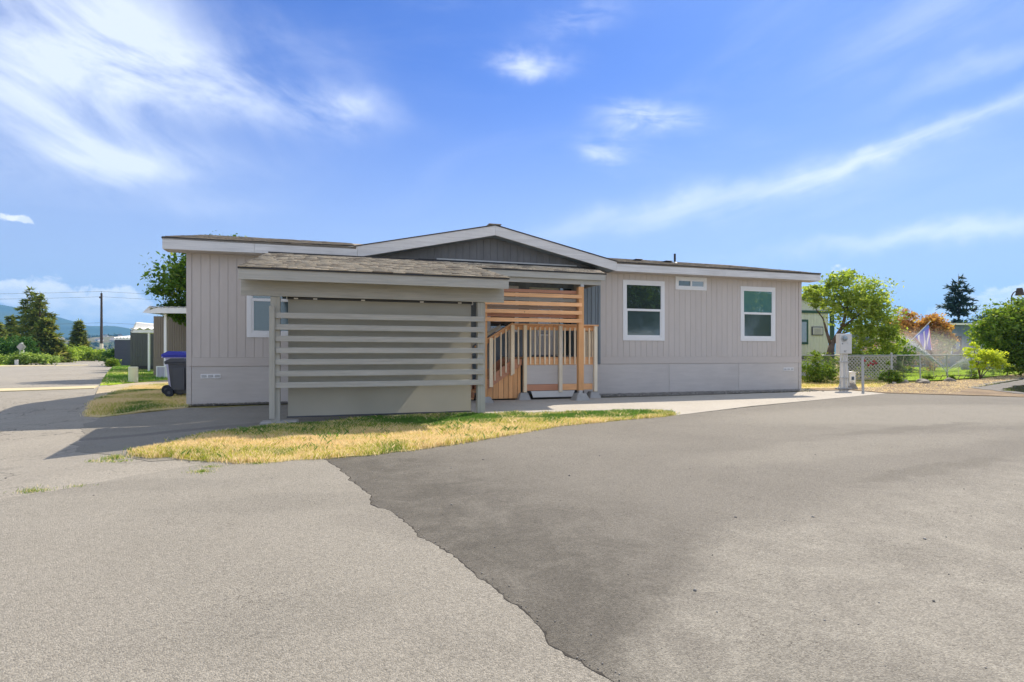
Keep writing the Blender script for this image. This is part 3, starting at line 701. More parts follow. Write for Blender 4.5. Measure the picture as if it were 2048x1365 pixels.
def weeds(name, spots, m, label, seed):
    rn = np.random.default_rng(seed); V = []; F = []
    for (x, y, rad, cnt, h) in spots:
        for k in range(cnt):
            a = rn.uniform(0, 6.28); r = rad * abs(rn.normal(0, .5)); bx = x + math.cos(a) * r * 1.6; by = y + math.sin(a) * r
            z = g(bx, by) + .01; hh = h * rn.uniform(.4, 1.1); d = rn.uniform(0, 6.28); l = hh * rn.uniform(.2, 1.1); w = .003
            i = len(V)
            V += [(bx - w, by, z), (bx + w, by, z), (bx + math.cos(d) * l, by + math.sin(d) * l, z + hh)]; F.append((i, i + 1, i + 2))
    o = np_mesh(name, V, F, 3, m, kind='stuff', label=label, cat='weeds')
    at_ = o.data.attributes.new('dry', 'FLOAT', 'POINT'); at_.data.foreach_set('value', np.full(len(V), .25, np.float32))
    return o
wsp = [(*P(232, 919), .12, 260, .06), (*P(405, 948), .10, 260, .04), (*P(420, 938), .12, 260, .03), (*P(65, 985), .14, 200, .03), (*P(160, 977), .10, 90, .03), (*P(515, 931), .10, 160, .035)]
for px in range(180, 260, 12): wsp.append((*P(px, 926 + random.uniform(-2, 2)), .08, 30, .03))
weeds('weeds', wsp, m_grass, 'small green weeds growing in the cracks of the old asphalt', 5)

# gravel along the foot of the home, crumbs along the asphalt joint
def stones(name, pts, sizes, m, seed, zf=lambda x, y: g(x, y) + .02, **kw):
    rn = np.random.default_rng(seed)
    oc = np.array([(1, 0, 0), (-1, 0, 0), (0, 1, 0), (0, -1, 0), (0, 0, 1), (0, 0, -1)], float)
    of = np.array([(0, 2, 4), (2, 1, 4), (1, 3, 4), (3, 0, 4), (2, 0, 5), (1, 2, 5), (3, 1, 5), (0, 3, 5)])
    V = []; F = []
    for i, ((x, y), s) in enumerate(zip(pts, sizes)):
        v = oc * s * rn.uniform(.6, 1.3, (6, 3)); a = rn.uniform(0, 6.28); c_, s_ = math.cos(a), math.sin(a)
        v = np.stack([v[:, 0] * c_ - v[:, 1] * s_, v[:, 0] * s_ + v[:, 1] * c_, v[:, 2] * .7], 1) + (x, y, zf(x, y) + s * .3)
        V.append(v); F.append(of + i * 6)
    return np_mesh(name, np.concatenate(V), np.concatenate(F), 3, m, kind='stuff', **kw)
m_stone, _t, _b = new_mat('gravel stones')
_g = _t.new('ShaderNodeNewGeometry')
_t.l.new(_t.mix(_g.outputs['Random Per Island'], (.12, .115, .105), (.38, .36, .33)), _b.inputs['Base Color']); _b.inputs['Roughness'].default_value = .9
pts = []; sz = []
for k in range(5200):
    u = random.uniform(-.1, 18.7) if random.random() < .3 else random.uniform(10.3, 18.8)
    dmax = .25 + .65 * sst(6, 12, u)
    v = -.05 - abs(random.gauss(0, .5)) * dmax
    if v < -dmax - .25: continue
    p = W(u, v); pts.append((p.x, p.y)); sz.append(random.uniform(.008, .028))
stones('gravel', pts, sz, m_stone, 3, label='loose grey gravel along the foot of the home', cat='gravel')
pts = []; sz = []
for k in range(900):
    i = random.randrange(len(JJ) - 2); a, b = JJ[i], JJ[i + 1]
    if a[1] < 1.5: continue
    q = random.random(); pts.append((a[0] + (b[0] - a[0]) * q + random.gauss(.015, .03), a[1] + (b[1] - a[1]) * q + random.gauss(.0, .03))); sz.append(random.uniform(.0015, .006))
for k in range(1400):
    x, y = random.uniform(-6, 9), random.uniform(1.8, 9)
    pts.append((x, y)); sz.append(random.choice((.002, .003, .003, .004, .006)) if k > 40 else random.uniform(.008, .014))
stones('grit', pts, sz, m_stone, 4, lambda x, y: g(x, y) + .016, label='grit and crumbs of asphalt scattered over the paving', cat='grit')

# ------------------------------------------------------------------ the home
LEN, DEP = 18.73, 8.4
REC0, REC1, RECD = 5.4, 11.10, .80
RECP = 10.56            # the recess ends here; a dark panel runs on flush with the front         # recessed porch
home = empty('mobile_home', (HX, HY, 0), TH, label='long single storey greige manufactured home with white trimmed windows and a low gable', cat='house')
H = home
def rects_minus(r, holes):
    out = [r]
    for (a0, a1, b0, b1) in holes:
        nxt = []
        for (x0, x1, z0, z1) in out:
            if a1 <= x0 or a0 >= x1 or b1 <= z0 or b0 >= z1: nxt.append((x0, x1, z0, z1)); continue
            if a0 > x0: nxt.append((x0, a0, z0, z1))
            if a1 < x1: nxt.append((a1, x1, z0, z1))
            m0, m1 = max(x0, a0), min(x1, a1)
            if b0 > z0: nxt.append((m0, m1, z0, b0))
            if b1 < z1: nxt.append((m0, m1, b1, z1))
        out = nxt
    return [q for q in out if q[1] - q[0] > .004 and q[3] - q[2] > .004]
# walls behind the boards
box('wall', H, (0.0, REC0), (.004, DEP), (0, 3.71), siding)
box('wall', H, (REC1, LEN), (.004, DEP), (0, 3.71), siding)
box('wall', H, (RECP, REC1 - .002), (.004, DEP), (0, 3.71), slate)
box('wall', H, (REC0, RECP - .002), (RECD, DEP), (0, 3.71), slate)
box('porch_ceiling', H, (REC0, RECP - .003), (.0, RECD), (3.66, 3.71), whitep)
WIN = [(11.866, 13.331, 1.652, 3.519), (16.217, 17.623, 1.665, 3.477), (13.732, 14.892, 3.283, 3.70), (1.324, 2.77, 1.658, 3.52)]
holes = [(a + .02, b - .02, c + .02, d - .02) for a, b, c, d in WIN]
def boards(u0, u1, z0, z1, m, w=.200, gap=.007, v0=-.016, v1=.0, name='siding_board', hl=(), off=0.0):
    u = u0
    first = True
    while u < u1 - .01:
        e = min(u + (w - off if first else w), u1); first = False
        for (a, b, c, d) in rects_minus((u, e - gap, z0, z1), hl):
            box(name, H, (a, b), (v0, v1), (c, d), m)
        u = e
boards(.10, REC0 - .02, 1.152, 3.71, siding, hl=holes)
boards(REC1 + .0, LEN - .10, 1.152, 3.71, siding, hl=holes)
# corner trims, belly bands
for (a, b) in ((-.02, .096), (LEN - .098, LEN + .02)): box('corner_trim', H, (a, b), (-.03, .0), (.93, 3.71), siding, .004)
for (a, b) in ((.0, REC0 - .02), (REC1 + .005, LEN)):
    box('belly_band', H, (a, b), (-.024, .0), (.932, 1.148), belly, .004)
# skirting panels
def skirt(a, b, joints):
    e = [a] + joints + [b]
    for i in range(len(e) - 1): box('skirting_panel', H, (e[i] + .004, e[i + 1] - .004), (-.012, .003), (-.05, .926), skirtm, .002)
skirt(.09, REC0 - .02, [2.03, 4.4])
skirt(REC1 - .55, LEN - .11, [13.51, 16.16])
box('skirting_trim', H, (-.02, .085), (-.022, .003), (-.05, .926), skirtm, .003)
box('skirting_trim', H, (LEN - .105, LEN + .02), (-.022, .003), (-.05, .926), skirtm, .003)
# recessed porch: dark walls
u = RECP
while u < REC1 - .07:
    e = min(u + .135, REC1 - .062)
    box('dark_panel_board', H, (u + .002, e - .002), (-.018, .0), (.935, 3.70), slate); box('batten', H, (e - .022, e + .004), (-.036, -.018), (.94, 3.70), slate)
    u = e
for k in range(4): box('recess_board', H, (RECP - .02, RECP - .002), (.02 + k * .195, .02 + k * .195 + .188), (1.16, 3.66), slate)
box('recess_corner_trim', H, (REC1 - .06, REC1 - .001), (-.05, .018), (.94, 3.70), slate, .003)
DOORR = (9.10, 10.06, 1.17, 3.28)
rwin = (7.75, 8.75, 1.9, 3.30); rwin2 = (10.12, 10.50, 1.2, 3.28)
u = REC0
while u < RECP - .05:
    for (a, b, c, d) in rects_minus((u, min(u + .193, RECP - .022), 1.16, 3.66), [DOORR, rwin, rwin2]):
        box('recess_board', H, (a, b), (RECD - .016, RECD - .001), (c, d), slate)
    u += .2
prism_xz('side_wall_closer', H, [(REC0 - .02, .93), (REC0 - .001, .93), (REC0 - .001, 3.7), (REC0 - .02, 3.7)], 0, RECD, slate)

def window(parent, u0, u1, z0, z1, panes, rail=True, slider=False, v=0.0, trim=.10, name='window'):
    bm = bmesh.new(); t0 = -.038
    add_box(bm, (u0, u1), (v + t0, v), (z1 - trim, z1)); add_box(bm, (u0, u1), (v + t0, v), (z0, z0 + trim))
    add_box(bm, (u0, u0 + trim), (v + t0, v), (z0 + trim, z1 - trim)); add_box(bm, (u1 - trim, u1), (v + t0, v), (z0 + trim, z1 - trim))
    wn = bm_obj(name, bm, whitep, parent)
    a, b, c, d = u0 + trim, u1 - trim, z0 + trim, z1 - trim
    bm = bmesh.new(); f = .032
    add_box(bm, (a, b), (v - .030, v), (d - f * 1.5, d)); add_box(bm, (a, b), (v - .030, v), (c, c + f * 1.3))
    add_box(bm, (a, a + f), (v - .030, v), (c + f * 1.3, d - f * 1.5)); add_box(bm, (b - f, b), (v - .030, v), (c + f * 1.3, d - f * 1.5))
    bm_obj('window_frame', bm, whitep, wn)
    a += f; b -= f; c += f * 1.3; d -= f * 1.5
    if slider:
        m_ = (a + b) / 2
        box('meeting_rail', wn, (m_ - .03, m_ + .03), (v - .034, v + .0), (c, d), whitep)
        box('pane', wn, (a, m_ - .03), (v - .012, v - .004), (c, d), panes[0]); box('pane', wn, (m_ + .03, b), (v - .018, v - .008), (c, d), panes[1])
    else:
        m_ = (c + d) / 2 + .02
        box('meeting_rail', wn, (a, b), (v - .034, v + .0), (m_ - .035, m_ + .035), whitep)
        box('pane', wn, (a, b), (v - .016, v - .006), (m_ + .035, d), panes[0])
        bm = bmesh.new(); s = .026
        add_box(bm, (a, b), (v - .026, v - .004), (c, c + s)); add_box(bm, (a, a + s), (v - .026, v - .004), (c + s, m_ - .035)); add_box(bm, (b - s, b), (v - .026, v - .004), (c + s, m_ - .035))
        bm_obj('lower_sash', bm, whitep, wn)
        box('pane', wn, (a + s, b - s), (v - .014, v - .006), (c + s, m_ - .035), panes[1])
    return wn
window(H, *WIN[0], (glass_dark, glass_screen))
window(H, *WIN[1], (glass_teal, glass_screen))
window(H, *WIN[2], (glass_screen, glass_blind), slider=True, trim=.085)
window(H, *WIN[3], (glass_dark, glass_screen))
window(H, *rwin, (glass_dark, glass_dark), v=RECD, trim=.06)
# the door in the recess
dr = box('door', H, (DOORR[0] + .07, DOORR[1] - .07), (RECD - .03, RECD), (DOORR[2] + .04, DOORR[3] - .1), meterm)
bm = bmesh.new()
add_box(bm, (DOORR[0], DOORR[0] + .07), (RECD - .04, RECD), (DOORR[2], DOORR[3])); add_box(bm, (DOORR[1] - .07, DOORR[1]), (RECD - .04, RECD), (DOORR[2], DOORR[3])); add_box(bm, (DOORR[0] + .07, DOORR[1] - .07), (RECD - .04, RECD), (DOORR[3] - .1, DOORR[3]))
bm_obj('door_frame', bm, creamwall, H)
dc = dr.location
box('door_glass', dr, (-.17, .17), (-.028, -.016), (-.35, .62), doorglass)
bm = bmesh.new()
for a, b, c, d in ((-.22, -.17, -.4, .67), (.17, .22, -.4, .67), (-.17, .17, .62, .67), (-.17, .17, -.4, -.35)): add_box(bm, (a, b), (-.04, -.015), (c, d))
bm_obj('door_glass_frame', bm, whitep, dr)
bm = bmesh.new()
for a, b in ((-.32, -.04), (.04, .32)): add_box(bm, (a, b), (-.023, -.0149), (-.86, -.5))
bm_obj('door_panel', bm, meterm, dr)
tube('door_handle', dr, (.36, -.07, -.05), (.36, -.015, -.05), .028, galv, n=12)
box('dark_storm_door', H, (rwin2[0], rwin2[1]), (RECD - .02, RECD - .002), (rwin2[2], rwin2[3]), glass_dark)
box('threshold', H, (DOORR[0], DOORR[1]), (RECD - .10, RECD), (1.12, 1.165), blackm)

# vents in the skirting
def skirt_vent(u0, u1, z0, z1):
    f = box('skirting_vent', H, (u0, u1), (-.024, -.012), (z0, z1), whitep, .002)
    wv = (u1 - u0) / 3.0
    for k in range(3):
        cx = u0 + wv * (k + .5) - (u0 + u1) / 2
        b_ = box('vent_recess', f, (cx - wv * .38, cx + wv * .38), (-.0075, -.0055), (-.034, .034), greypl)
        for q in range(4):
            zz = -.027 + q * .018
            box('louvre', f, (cx - wv * .38, cx + wv * .38), (-.014, -.008), (zz - .006, zz + .004), whitep)
skirt_vent(.29, .73, .637, .745); skirt_vent(17.98, 18.42, .66, .768)

# roof: fascia boards with the raised gable
EV, EB = -.42, -.38
prism_xz('fascia_board', H, [(-.43, 3.708), (1.55, 3.722), (1.55, 3.985), (-.43, 3.965)], EV, EB, fasciam)
prism_xz('fascia_board', H, [(1.555, 3.722), (3.98, 3.738), (3.98, 4.055), (3.80, 4.010), (1.555, 3.985)], EV, EB, fasciam)
prism_xz('fascia_board', H, [(3.985, 3.738), (7.678, 4.542), (7.678, 4.806), (3.985, 4.02)], EV - .004, EB, fasciam)
prism_xz('fascia_board', H, [(7.682, 4.542), (11.43, 3.712), (11.43, 3.985), (7.682, 4.806)], EV - .004, EB, fasciam)
prism_xz('fascia_board', H, [(11.435, 3.712), (15.3, 3.718), (15.3, 3.966), (11.6, 3.972), (11.435, 3.985)], EV, EB, fasciam)
prism_xz('fascia_board', H, [(15.305, 3.718), (19.16, 3.725), (19.16, 3.946), (15.305, 3.966)], EV, EB, fasciam)
# black drip edge on top
for pts_ in ([(-.45, 3.966), (3.9, 4.018), (3.9, 4.034), (-.45, 3.982)], [(3.9, 4.006), (7.68, 4.808), (7.68, 4.828), (3.9, 4.026)], [(7.68, 4.808), (11.45, 3.986), (11.45, 4.006), (7.68, 4.828)], [(11.45, 3.972), (19.18, 3.947), (19.18, 3.963), (11.45, 3.99)]):
    prism_xz('drip_edge', H, pts_, EV - .02, EB, blackm)
# soffits
box('soffit', H, (-.42, 4.0), (EB, .02), (3.70, 3.716), siding); box('soffit', H, (11.40, 19.15), (EB, .02), (3.711, 3.722), siding)
prism_xz('soffit', H, [(4.0, 3.742), (7.68, 4.545), (11.40, 3.722), (11.40, 3.738), (7.68, 4.561), (4.0, 3.758)], EB, .02, slate)
# dark boards of the gable, cut to the slope
def gz(u): return (3.738 + (u - 3.985) * (4.542 - 3.738) / (7.68 - 3.985)) if u < 7.68 else (4.542 - (u - 7.68) * (4.542 - 3.712) / (11.43 - 7.68))
u = 4.45
while u < 11.0:
    e = u + .193
    top_ = [(u, gz(u) + .0)] + ([(7.68, gz(7.68))] if u < 7.68 < e else []) + [(e, gz(e))]
    pl = [(u, 3.55)] + top_ + [(e, 3.55)]
    prism_xz('gable_board', H, pl, -.03, -.012, gablem)
    u += .2
prism_xz('gable_wall', H, [(4.1, 3.55), (4.1, 3.76), (7.68, 4.55), (11.3, 3.74), (11.3, 3.55)], -.011, .06, gablem)
# main roof planes (eave, ridge, back eave)
RZ, RV = 4.955, 4.20
def roof_slab(name, pts_top, th=.05, m=None):
    bm = bmesh.new()
    f = bm.faces.new([bm.verts.new(p) for p in pts_top]); bm.normal_update()
    if f.normal.z < 0: f.normal_flip()
    r = bmesh.ops.extrude_face_region(bm, geom=[f])
    bmesh.ops.translate(bm, vec=(0, 0, -th), verts=[e for e in r['geom'] if isinstance(e, bmesh.types.BMVert)])
    bmesh.ops.recalc_face_normals(bm, faces=bm.faces)
    return bm_obj(name, bm, m or shingd, H)
def ze(u): return 3.972 + (u + .43) * .0 
roof_slab('roof', [(-.44, EV, 3.985), (3.95, EV, 3.995), (4.02, .10, 4.093), (11.38, .10, 4.09), (11.45, EV, 3.98), (19.17, EV, 3.965), (19.17, RV, RZ), (-.44, RV, RZ)])
roof_slab('back_roof', [(-.44, RV, RZ - .003), (19.17, RV, RZ - .003), (19.17, DEP + .4, 3.97), (-.44, DEP + .4, 3.97)])
dz_ = lambda v: 3.99 + (v - EV) * (RZ - 3.99) / (RV - EV)
roof_slab('gable_roof', [(3.92, EV - .01, 4.035), (7.68, EV - .01, 4.84), (7.68, 3.7, 4.85)], .03)
roof_slab('gable_roof', [(7.68, EV - .01, 4.84), (11.47, EV - .01, 4.012), (7.68, 3.7, 4.85)], .03)
for v0 in np.arange(-.42, 1.0, .2):
    box('ridge_cap', H, (7.50, 7.86), (v0, v0 + .19), (4.83, 4.862), shingd, .006)
# end gables under the main roof
for x0 in (0.02, LEN - .08):
    bm = bmesh.new()
    f = bm.faces.new([bm.verts.new(p) for p in ((x0, .02, 3.7), (x0, RV, 4.9), (x0, DEP, 3.7))])
    r = bmesh.ops.extrude_face_region(bm, geom=[f]); bmesh.ops.translate(bm, vec=(.06, 0, 0), verts=[e for e in r['geom'] if isinstance(e, bmesh.types.BMVert)])
    bmesh.ops.recalc_face_normals(bm, faces=bm.faces); bm_obj('end_gable', bm, siding, H)
# shingle courses: thin tabs laid on a slope
def shingle_tabs(origin, ax_u, ax_v, nrm, Lu, Lv, course=.143, tab=.30, th=.009, seed=1, edge=None):
    rn = random.Random(seed); out = []
    n = int(Lv / course)
    for k in range(n):
        v0 = k * course; u = -rn.uniform(0, tab)
        while u < Lu:
            w_ = tab * rn.uniform(.35, 1.1); a = max(u, 0); b = min(u + w_, Lu)
            if b - a > .02:
                t_ = th * rn.choice((.6, 1, 1, 1.5)); lo = v0 + rn.uniform(-.006, .006)
                out.append((a + .002, b - .002, max(lo, -.02), min(v0 + course * 1.06, Lv), t_, k))
            u += w_
    return out
def tab_corner(origin, au, av, n, a, b, c, d, t_):
    o = Vector(origin)
    p = lambda u_, v_, h_: o + au * u_ + av * v_ + n * h_
    return [p(a, c, -.006), p(b, c, -.006), p(b, d, -.006), p(a, d, -.006), p(a, c, t_ + .004), p(b, c, t_ + .004), p(b, d, t_ * .2), p(a, d, t_ * .2)]
CUBEF = np.array([(0, 3, 2, 1), (4, 5, 6, 7), (0, 1, 5, 4), (1, 2, 6, 5), (2, 3, 7, 6), (3, 0, 4, 7)])
def lay_shingles(parent, origin, au, av, Lu, Lv, m, seed, singles=0, **k):
    au = Vector(au).normalized(); av = Vector(av).normalized(); n = au.cross(av).normalized()
    tabs = shingle_tabs(origin, au, av, n, Lu, Lv, seed=seed, **k)
    V = []; F = []
    for i, (a, b, c, d, t_, kk) in enumerate(tabs):
        co = tab_corner(origin, au, av, n, a, b, c, d, t_)
        if i < singles:
            ctr = sum(co, Vector()) / 8
            np_mesh('shingle', [tuple(q - ctr) for q in co], CUBEF, 4, m, parent, loc=ctr)
        else:
            F.append(CUBEF + len(V) ); V += [tuple(q) for q in co]
    if V: np_mesh('shingle_field', V, np.concatenate(F), 4, m, parent, kind='stuff')
sl = Vector((0, RV - EV, RZ - 3.985))
lay_shingles(H, (-.44, EV - .01, 3.989), (1, .0, 0), tuple(sl), 4.4, sl.length, shingd, 5)
lay_shingles(H, (11.40, EV - .01, 3.989), (1, .0, -.003), tuple(sl), 7.77, sl.length, shingd, 6)
# things standing on the roof
def roof_vent(u, v, z):
    bm = bmesh.new(); add_box(bm, (-.10, .10), (-.14, .14), (-.03, .03)); add_box(bm, (-.13, .13), (-.18, .16), (.03, .055))
    bmesh.ops.bevel(bm, geom=list(bm.edges), offset=.006, segments=1, affect='EDGES')
    bm_obj('roof_vent', bm, blackm, H, loc=(u, v, z))
zr = lambda v: 3.975 + (v - EV) * (RZ - 3.975) / (RV - EV)
roof_vent(13.52, 2.0, zr(2.0)); roof_vent(14.72, 2.0, zr(2.0))
vp = tube('vent_pipe', H, (15.06, 2.0, zr(2.0) - .02), (15.06, 2.0, zr(2.0) + .34), .038, blackm, n=14)
tube('pipe_flashing', vp, (15.06, 2.0, zr(2.0) - .01), (15.06, 2.0, zr(2.0) + .05), .11, galv, .05, n=14)

# ------------------------------------------------------------------ porch roof
pr = empty('porch_roof', (HX, HY, 0), TH, label='low shingled porch roof tucked under the dark gable with a sage fascia', cat='roof')
PF, PZ0, PZ1 = -1.85, 3.395, 3.80
bm = bmesh.new()
f = bm.faces.new([bm.verts.new(p) for p in ((5.6, PF, PZ0), (10.36, PF, PZ0), (10.98, -.06, PZ1), (5.6, -.06, PZ1))])
r = bmesh.ops.extrude_face_region(bm, geom=[f]); bmesh.ops.translate(bm, vec=(0, 0, -.03), verts=[e for e in r['geom'] if isinstance(e, bmesh.types.BMVert)])
bmesh.ops.recalc_face_normals(bm, faces=bm.faces); bm_obj('roof_deck', bm, shingm, pr)
avp = Vector((0, -.06 - PF, PZ1 - PZ0))
lay_shingles(pr, (5.6, PF - .015, PZ0 + .002), (1, 0, 0), tuple(avp), 4.74, avp.length, shingm, 9)
box('drip_edge', pr, (5.6, 10.37), (PF - .02, PF + .02), (PZ0 - .03, PZ0 - .002), blackm)
box('fascia_board', pr, (6.6, 10.34), (PF, PF + .04), (PZ0 - .19, PZ0 - .031), greenish, .003)
box('beam', pr, (6.4, 10.24), (PF + .06, PF + .10), (3.08, 3.27), greenish, .003)
box('beam', pr, (9.62, 9.70), (PF + .055, PF + .16), (3.08, 3.268), greenv, .003)
box('flashing', pr, (6.1, 10.3), (-.085, -.07), (3.842, 3.878), galv)
box('back_strip', pr, (5.6, 10.9), (-.08, -.062), (3.775, 3.840), blackm)
prism_xz('end_board', pr, [(10.20, 3.1), (10.24, 3.1), (10.24, 3.36), (10.20, 3.36)], PF + .12, -.07, greenish)
for k in range(8):
    u = 6.6 + k * .5
    bm = bmesh.new(); add_box(bm, (u, u + .04), (-1.78, -.06), (-.07, .07))
    for v in bm.verts: v.co.z += PZ0 - .11 + (v.co.y - PF) * (PZ1 - PZ0) / 1.79
    bm_obj('rafter', bm, greenish, pr)

# ------------------------------------------------------------------ carport
cp = empty('carport', (HX, HY, 0), TH, label='sage grey shingled carport with horizontal slats and a roller shade in front of the home', cat='carport')
CV = -4.70
def g_uv(u, v):
    p = W(u, v); return g(p.x, p.y)
box('post', cp, (2.345, 2.50), (CV, CV + .14), (g_uv(2.4, CV) + .02, 2.26), greenv, .005)
box('post', cp, (6.108, 6.262), (CV, CV + .14), (0.0, 2.26), greenv, .005)
box('post', cp, (2.56, 2.70), (-1.05, -.91), (0.0, 3.35), greenv, .005)
box('post', cp, (6.0, 6.14), (-1.05, -.91), (0.0, 3.35), greenv, .005)
box('cover_board', cp, (2.331, 2.421), (CV - .078, CV - .040), (.10, 1.985 + .10), greenv, .003)
for k in range(7):
    z1 = 1.975 - k * .2065
    sl_b = box('slat', cp, (2.425 + random.uniform(-.012, .006), 6.215 + random.uniform(-.006, .012)), (CV - .038, CV - .001), (z1 - .10, z1), greenish, .003, rot=(0, random.uniform(-.0012, .0012), 0))
    for uu in (-1.86, 1.86):
        for zz in (-.025, .025): tube('screw', sl_b, (uu, -.0195, zz), (uu, -.016, zz), .0045, galv, n=6)
box('beam', cp, (1.875, 6.635), (CV - .045, CV - .004), (2.262, 2.535), greenish, .003)
FV = -5.13
box('fascia_board', cp, (1.895, 6.615), (FV, FV + .04), (2.492, 2.672), greenish, .003)
box('drip_edge', cp, (1.885, 6.625), (FV - .022, FV + .03), (2.673, 2.706), blackm)
CZ0, CZ1, CB = 2.70, 3.668, -.78
bm = bmesh.new()
f = bm.faces.new([bm.verts.new(p) for p in ((1.885, FV - .02, CZ0), (6.625, FV - .02, CZ0), (6.625, CB, CZ1), (1.885, CB, CZ1))])
r = bmesh.ops.extrude_face_region(bm, geom=[f]); bmesh.ops.translate(bm, vec=(0, 0, -.03), verts=[e for e in r['geom'] if isinstance(e, bmesh.types.BMVert)])
bmesh.ops.recalc_face_normals(bm, faces=bm.faces); bm_obj('roof_deck', bm, shingm, cp)
avc = Vector((0, CB - FV + .02, CZ1 - CZ0))
lay_shingles(cp, (1.885, FV - .028, CZ0 + .004), (1, 0, 0), tuple(avc), 4.74, avc.length, shingm, 12, singles=300, tab=.33)
box('flashing', cp, (1.90, 6.62), (CB - .03, CB + .0), (CZ1 + .0, CZ1 + .035), blackm)
slope = (CZ1 - CZ0) / (CB - FV)
for u0, u1 in ((1.895, 1.935), (6.575, 6.615)):
    bm = bmesh.new(); add_box(bm, (u0, u1), (FV + .045, CB), (-.17, 0))
    for v in bm.verts: v.co.z += CZ0 - .035 + (v.co.y - FV) * slope
    bm_obj('rake_board', bm, greenish, cp)
for k in range(9):
    u = 2.1 + k * .53
    bm = bmesh.new(); add_box(bm, (u, u + .04), (FV + .045, CB), (-.14, 0))
    for v in bm.verts: v.co.z += CZ0 - .035 + (v.co.y - FV) * slope
    bm_obj('rafter', bm, greenish, cp)
box('rear_beam', cp, (2.0, 6.5), (-1.02, -.94), (3.30, 3.46), greenish)
# roller shade hanging behind the slats
sh = empty('roller_shade', W(0, 0), TH, label='olive grey woven roller shade hanging behind the carport slats', cat='shade')
bm = bmesh.new()
NU, NZ = 24, 20
vv = {}
for i in range(NU + 1):
    for j in range(NZ + 1):
        u = 2.62 + i * (6.02 - 2.62) / NU; z = .10 + j * (2.235 - .10) / NZ
        v = -4.50 + .014 * math.sin(i * .9 + j * .2) * (1 - j / NZ) + .010 * math.sin(j * .7 + i * .15)
        vv[i, j] = bm.verts.new((u - .004 * (j < 3), v, z))
for i in range(NU):
    for j in range(NZ): bm.faces.new((vv[i, j], vv[i + 1, j], vv[i + 1, j + 1], vv[i, j + 1]))
bm_obj('shade_cloth', bm, shadem, sh, smooth=True)
tube('roller_tube', sh, (2.60, -4.49, 2.262), (6.04, -4.49, 2.262), .028, greypl, n=12)
tube('hem_bar', sh, (2.60, -4.50, .098), (6.03, -4.50, .098), .013, greypl, n=8)
for u in (2.60, 6.045): box('roller_bracket', sh, (u - .008, u + .008), (-4.54, -4.45), (2.22, 2.30), whitep)
for u in (2.72, 3.05, 3.9, 5.0, 5.75): box('clip', sh, (u, u + .07), (-4.535, -4.52), (2.238, 2.262), whitep)
bm = bmesh.new(); add_box(bm, (2.18, 2.80), (CV - .13, CV + .28), (-.02, .035)); bmesh.ops.bevel(bm, geom=list(bm.edges), offset=.012, segments=2, affect='EDGES')
bm_obj('footing_pad', bm, concrete, None, loc=W(0, 0, g_uv(2.5, CV) + .01), rot=(0, 0, TH), label='flat concrete pad under the left front carport post', cat='footing')

# ------------------------------------------------------------------ cedar privacy screen in front of the porch
ps = empty('privacy_screen', (HX, HY, 0), TH, label='fresh cedar slat privacy screen on a tall post left of the dark recess', cat='screen')
SV = -1.80
box('post', ps, (9.585, 9.735), (SV, SV + .14), (.27, 3.02), cedarv, .005)
box('post_cap_bracket', ps, (9.64, 9.735), (SV - .004, SV + .12), (3.02, 3.085), galv)
box('post_base_bracket', ps, (9.60, 9.70), (SV - .006, SV + .12), (.19, .275), galv)
box('post', ps, (6.99, 7.08), (SV, SV + .09), (.05, 2.83), cedarv, .004)
for k in range(4):
    z1 = 2.800 - k * .2135
    box('slat', ps, (7.0, 9.665), (SV - .040, SV - .002), (z1 - .098, z1), cedar, .003)
    box('back_slat', ps, (7.0, 9.62), (SV + .145, SV + .183), (z1 + .035, z1 + .122), (redcedar, greenish, barkish, redcedar)[k], .003)
def pier(u, v, z1, label, w=.34):
    bm = bmesh.new()
    r = bmesh.ops.create_cone(bm, cap_ends=True, segments=4, radius1=w / math.sqrt(2) * 1.05, radius2=w * .62 / math.sqrt(2), depth=z1)
    bmesh.ops.rotate(bm, verts=bm.verts, cent=(0, 0, 0), matrix=Matrix.Rotation(R(45), 3, 'Z'))
    bmesh.ops.bevel(bm, geom=list(bm.edges), offset=.012, segments=2, affect='EDGES')
    p = W(u, v, z1 / 2)
    return bm_obj('concrete_pier', bm, concrete, None, loc=p, rot=(0, 0, TH), label=label, cat='pier', group='precast concrete piers under the porch')
pier(9.66, SV + .07, .195, 'precast pyramid pier under the tall cedar post', .40)
pier(10.33, -1.12, .19, 'precast pyramid pier under the corner post of the deck', .34)
pier(8.25, -1.15, .20, 'precast pyramid pier between stairs and deck front', .34)
pier(7.05, SV + .05, .16, 'precast pier peeking out right of the front carport post', .34)

# ------------------------------------------------------------------ deck and stairs
dk = empty('deck', (HX, HY, 0), TH, label='raised porch deck with pale balusters and grey skirting board panels', cat='deck')
DV = -1.20
ZF = 1.15
for k in range(18):
    v = DV + .05 + k * .146
    if v > RECD - .05: break
    box('deck_board', dk, (8.24, RECP - .03 if v > -.06 else 10.42), (v, v + .138), (ZF - .035, ZF), cedar)
box('rim_joist', dk, (8.35, 10.36), (DV + .035, DV + .07), (.94, 1.113), cedar, .003)
box('rim_joist', dk, (10.38, 10.415), (DV + .09, -.06), (.94, 1.113), cedar, .003)
def dpost(u, z0, z1, w=.092, m=pine, v=DV): return box('rail_post', dk, (u - w / 2, u + w / 2), (v - .06, v + .032), (z0, z1), m, .004)
dpost(8.278, .21, 2.01); dpost(9.303, .20, 2.01, .095, greypine); dpost(10.350, .19, 2.01, .10, greypine)
box('top_rail', dk, (7.90, 10.43), (DV - .07, DV + .07), (2.012, 2.05), cedar, .004)
box('rail_board', dk, (7.95, 10.40), (DV + .034, DV + .07), (1.885, 2.008), cedar, .003)
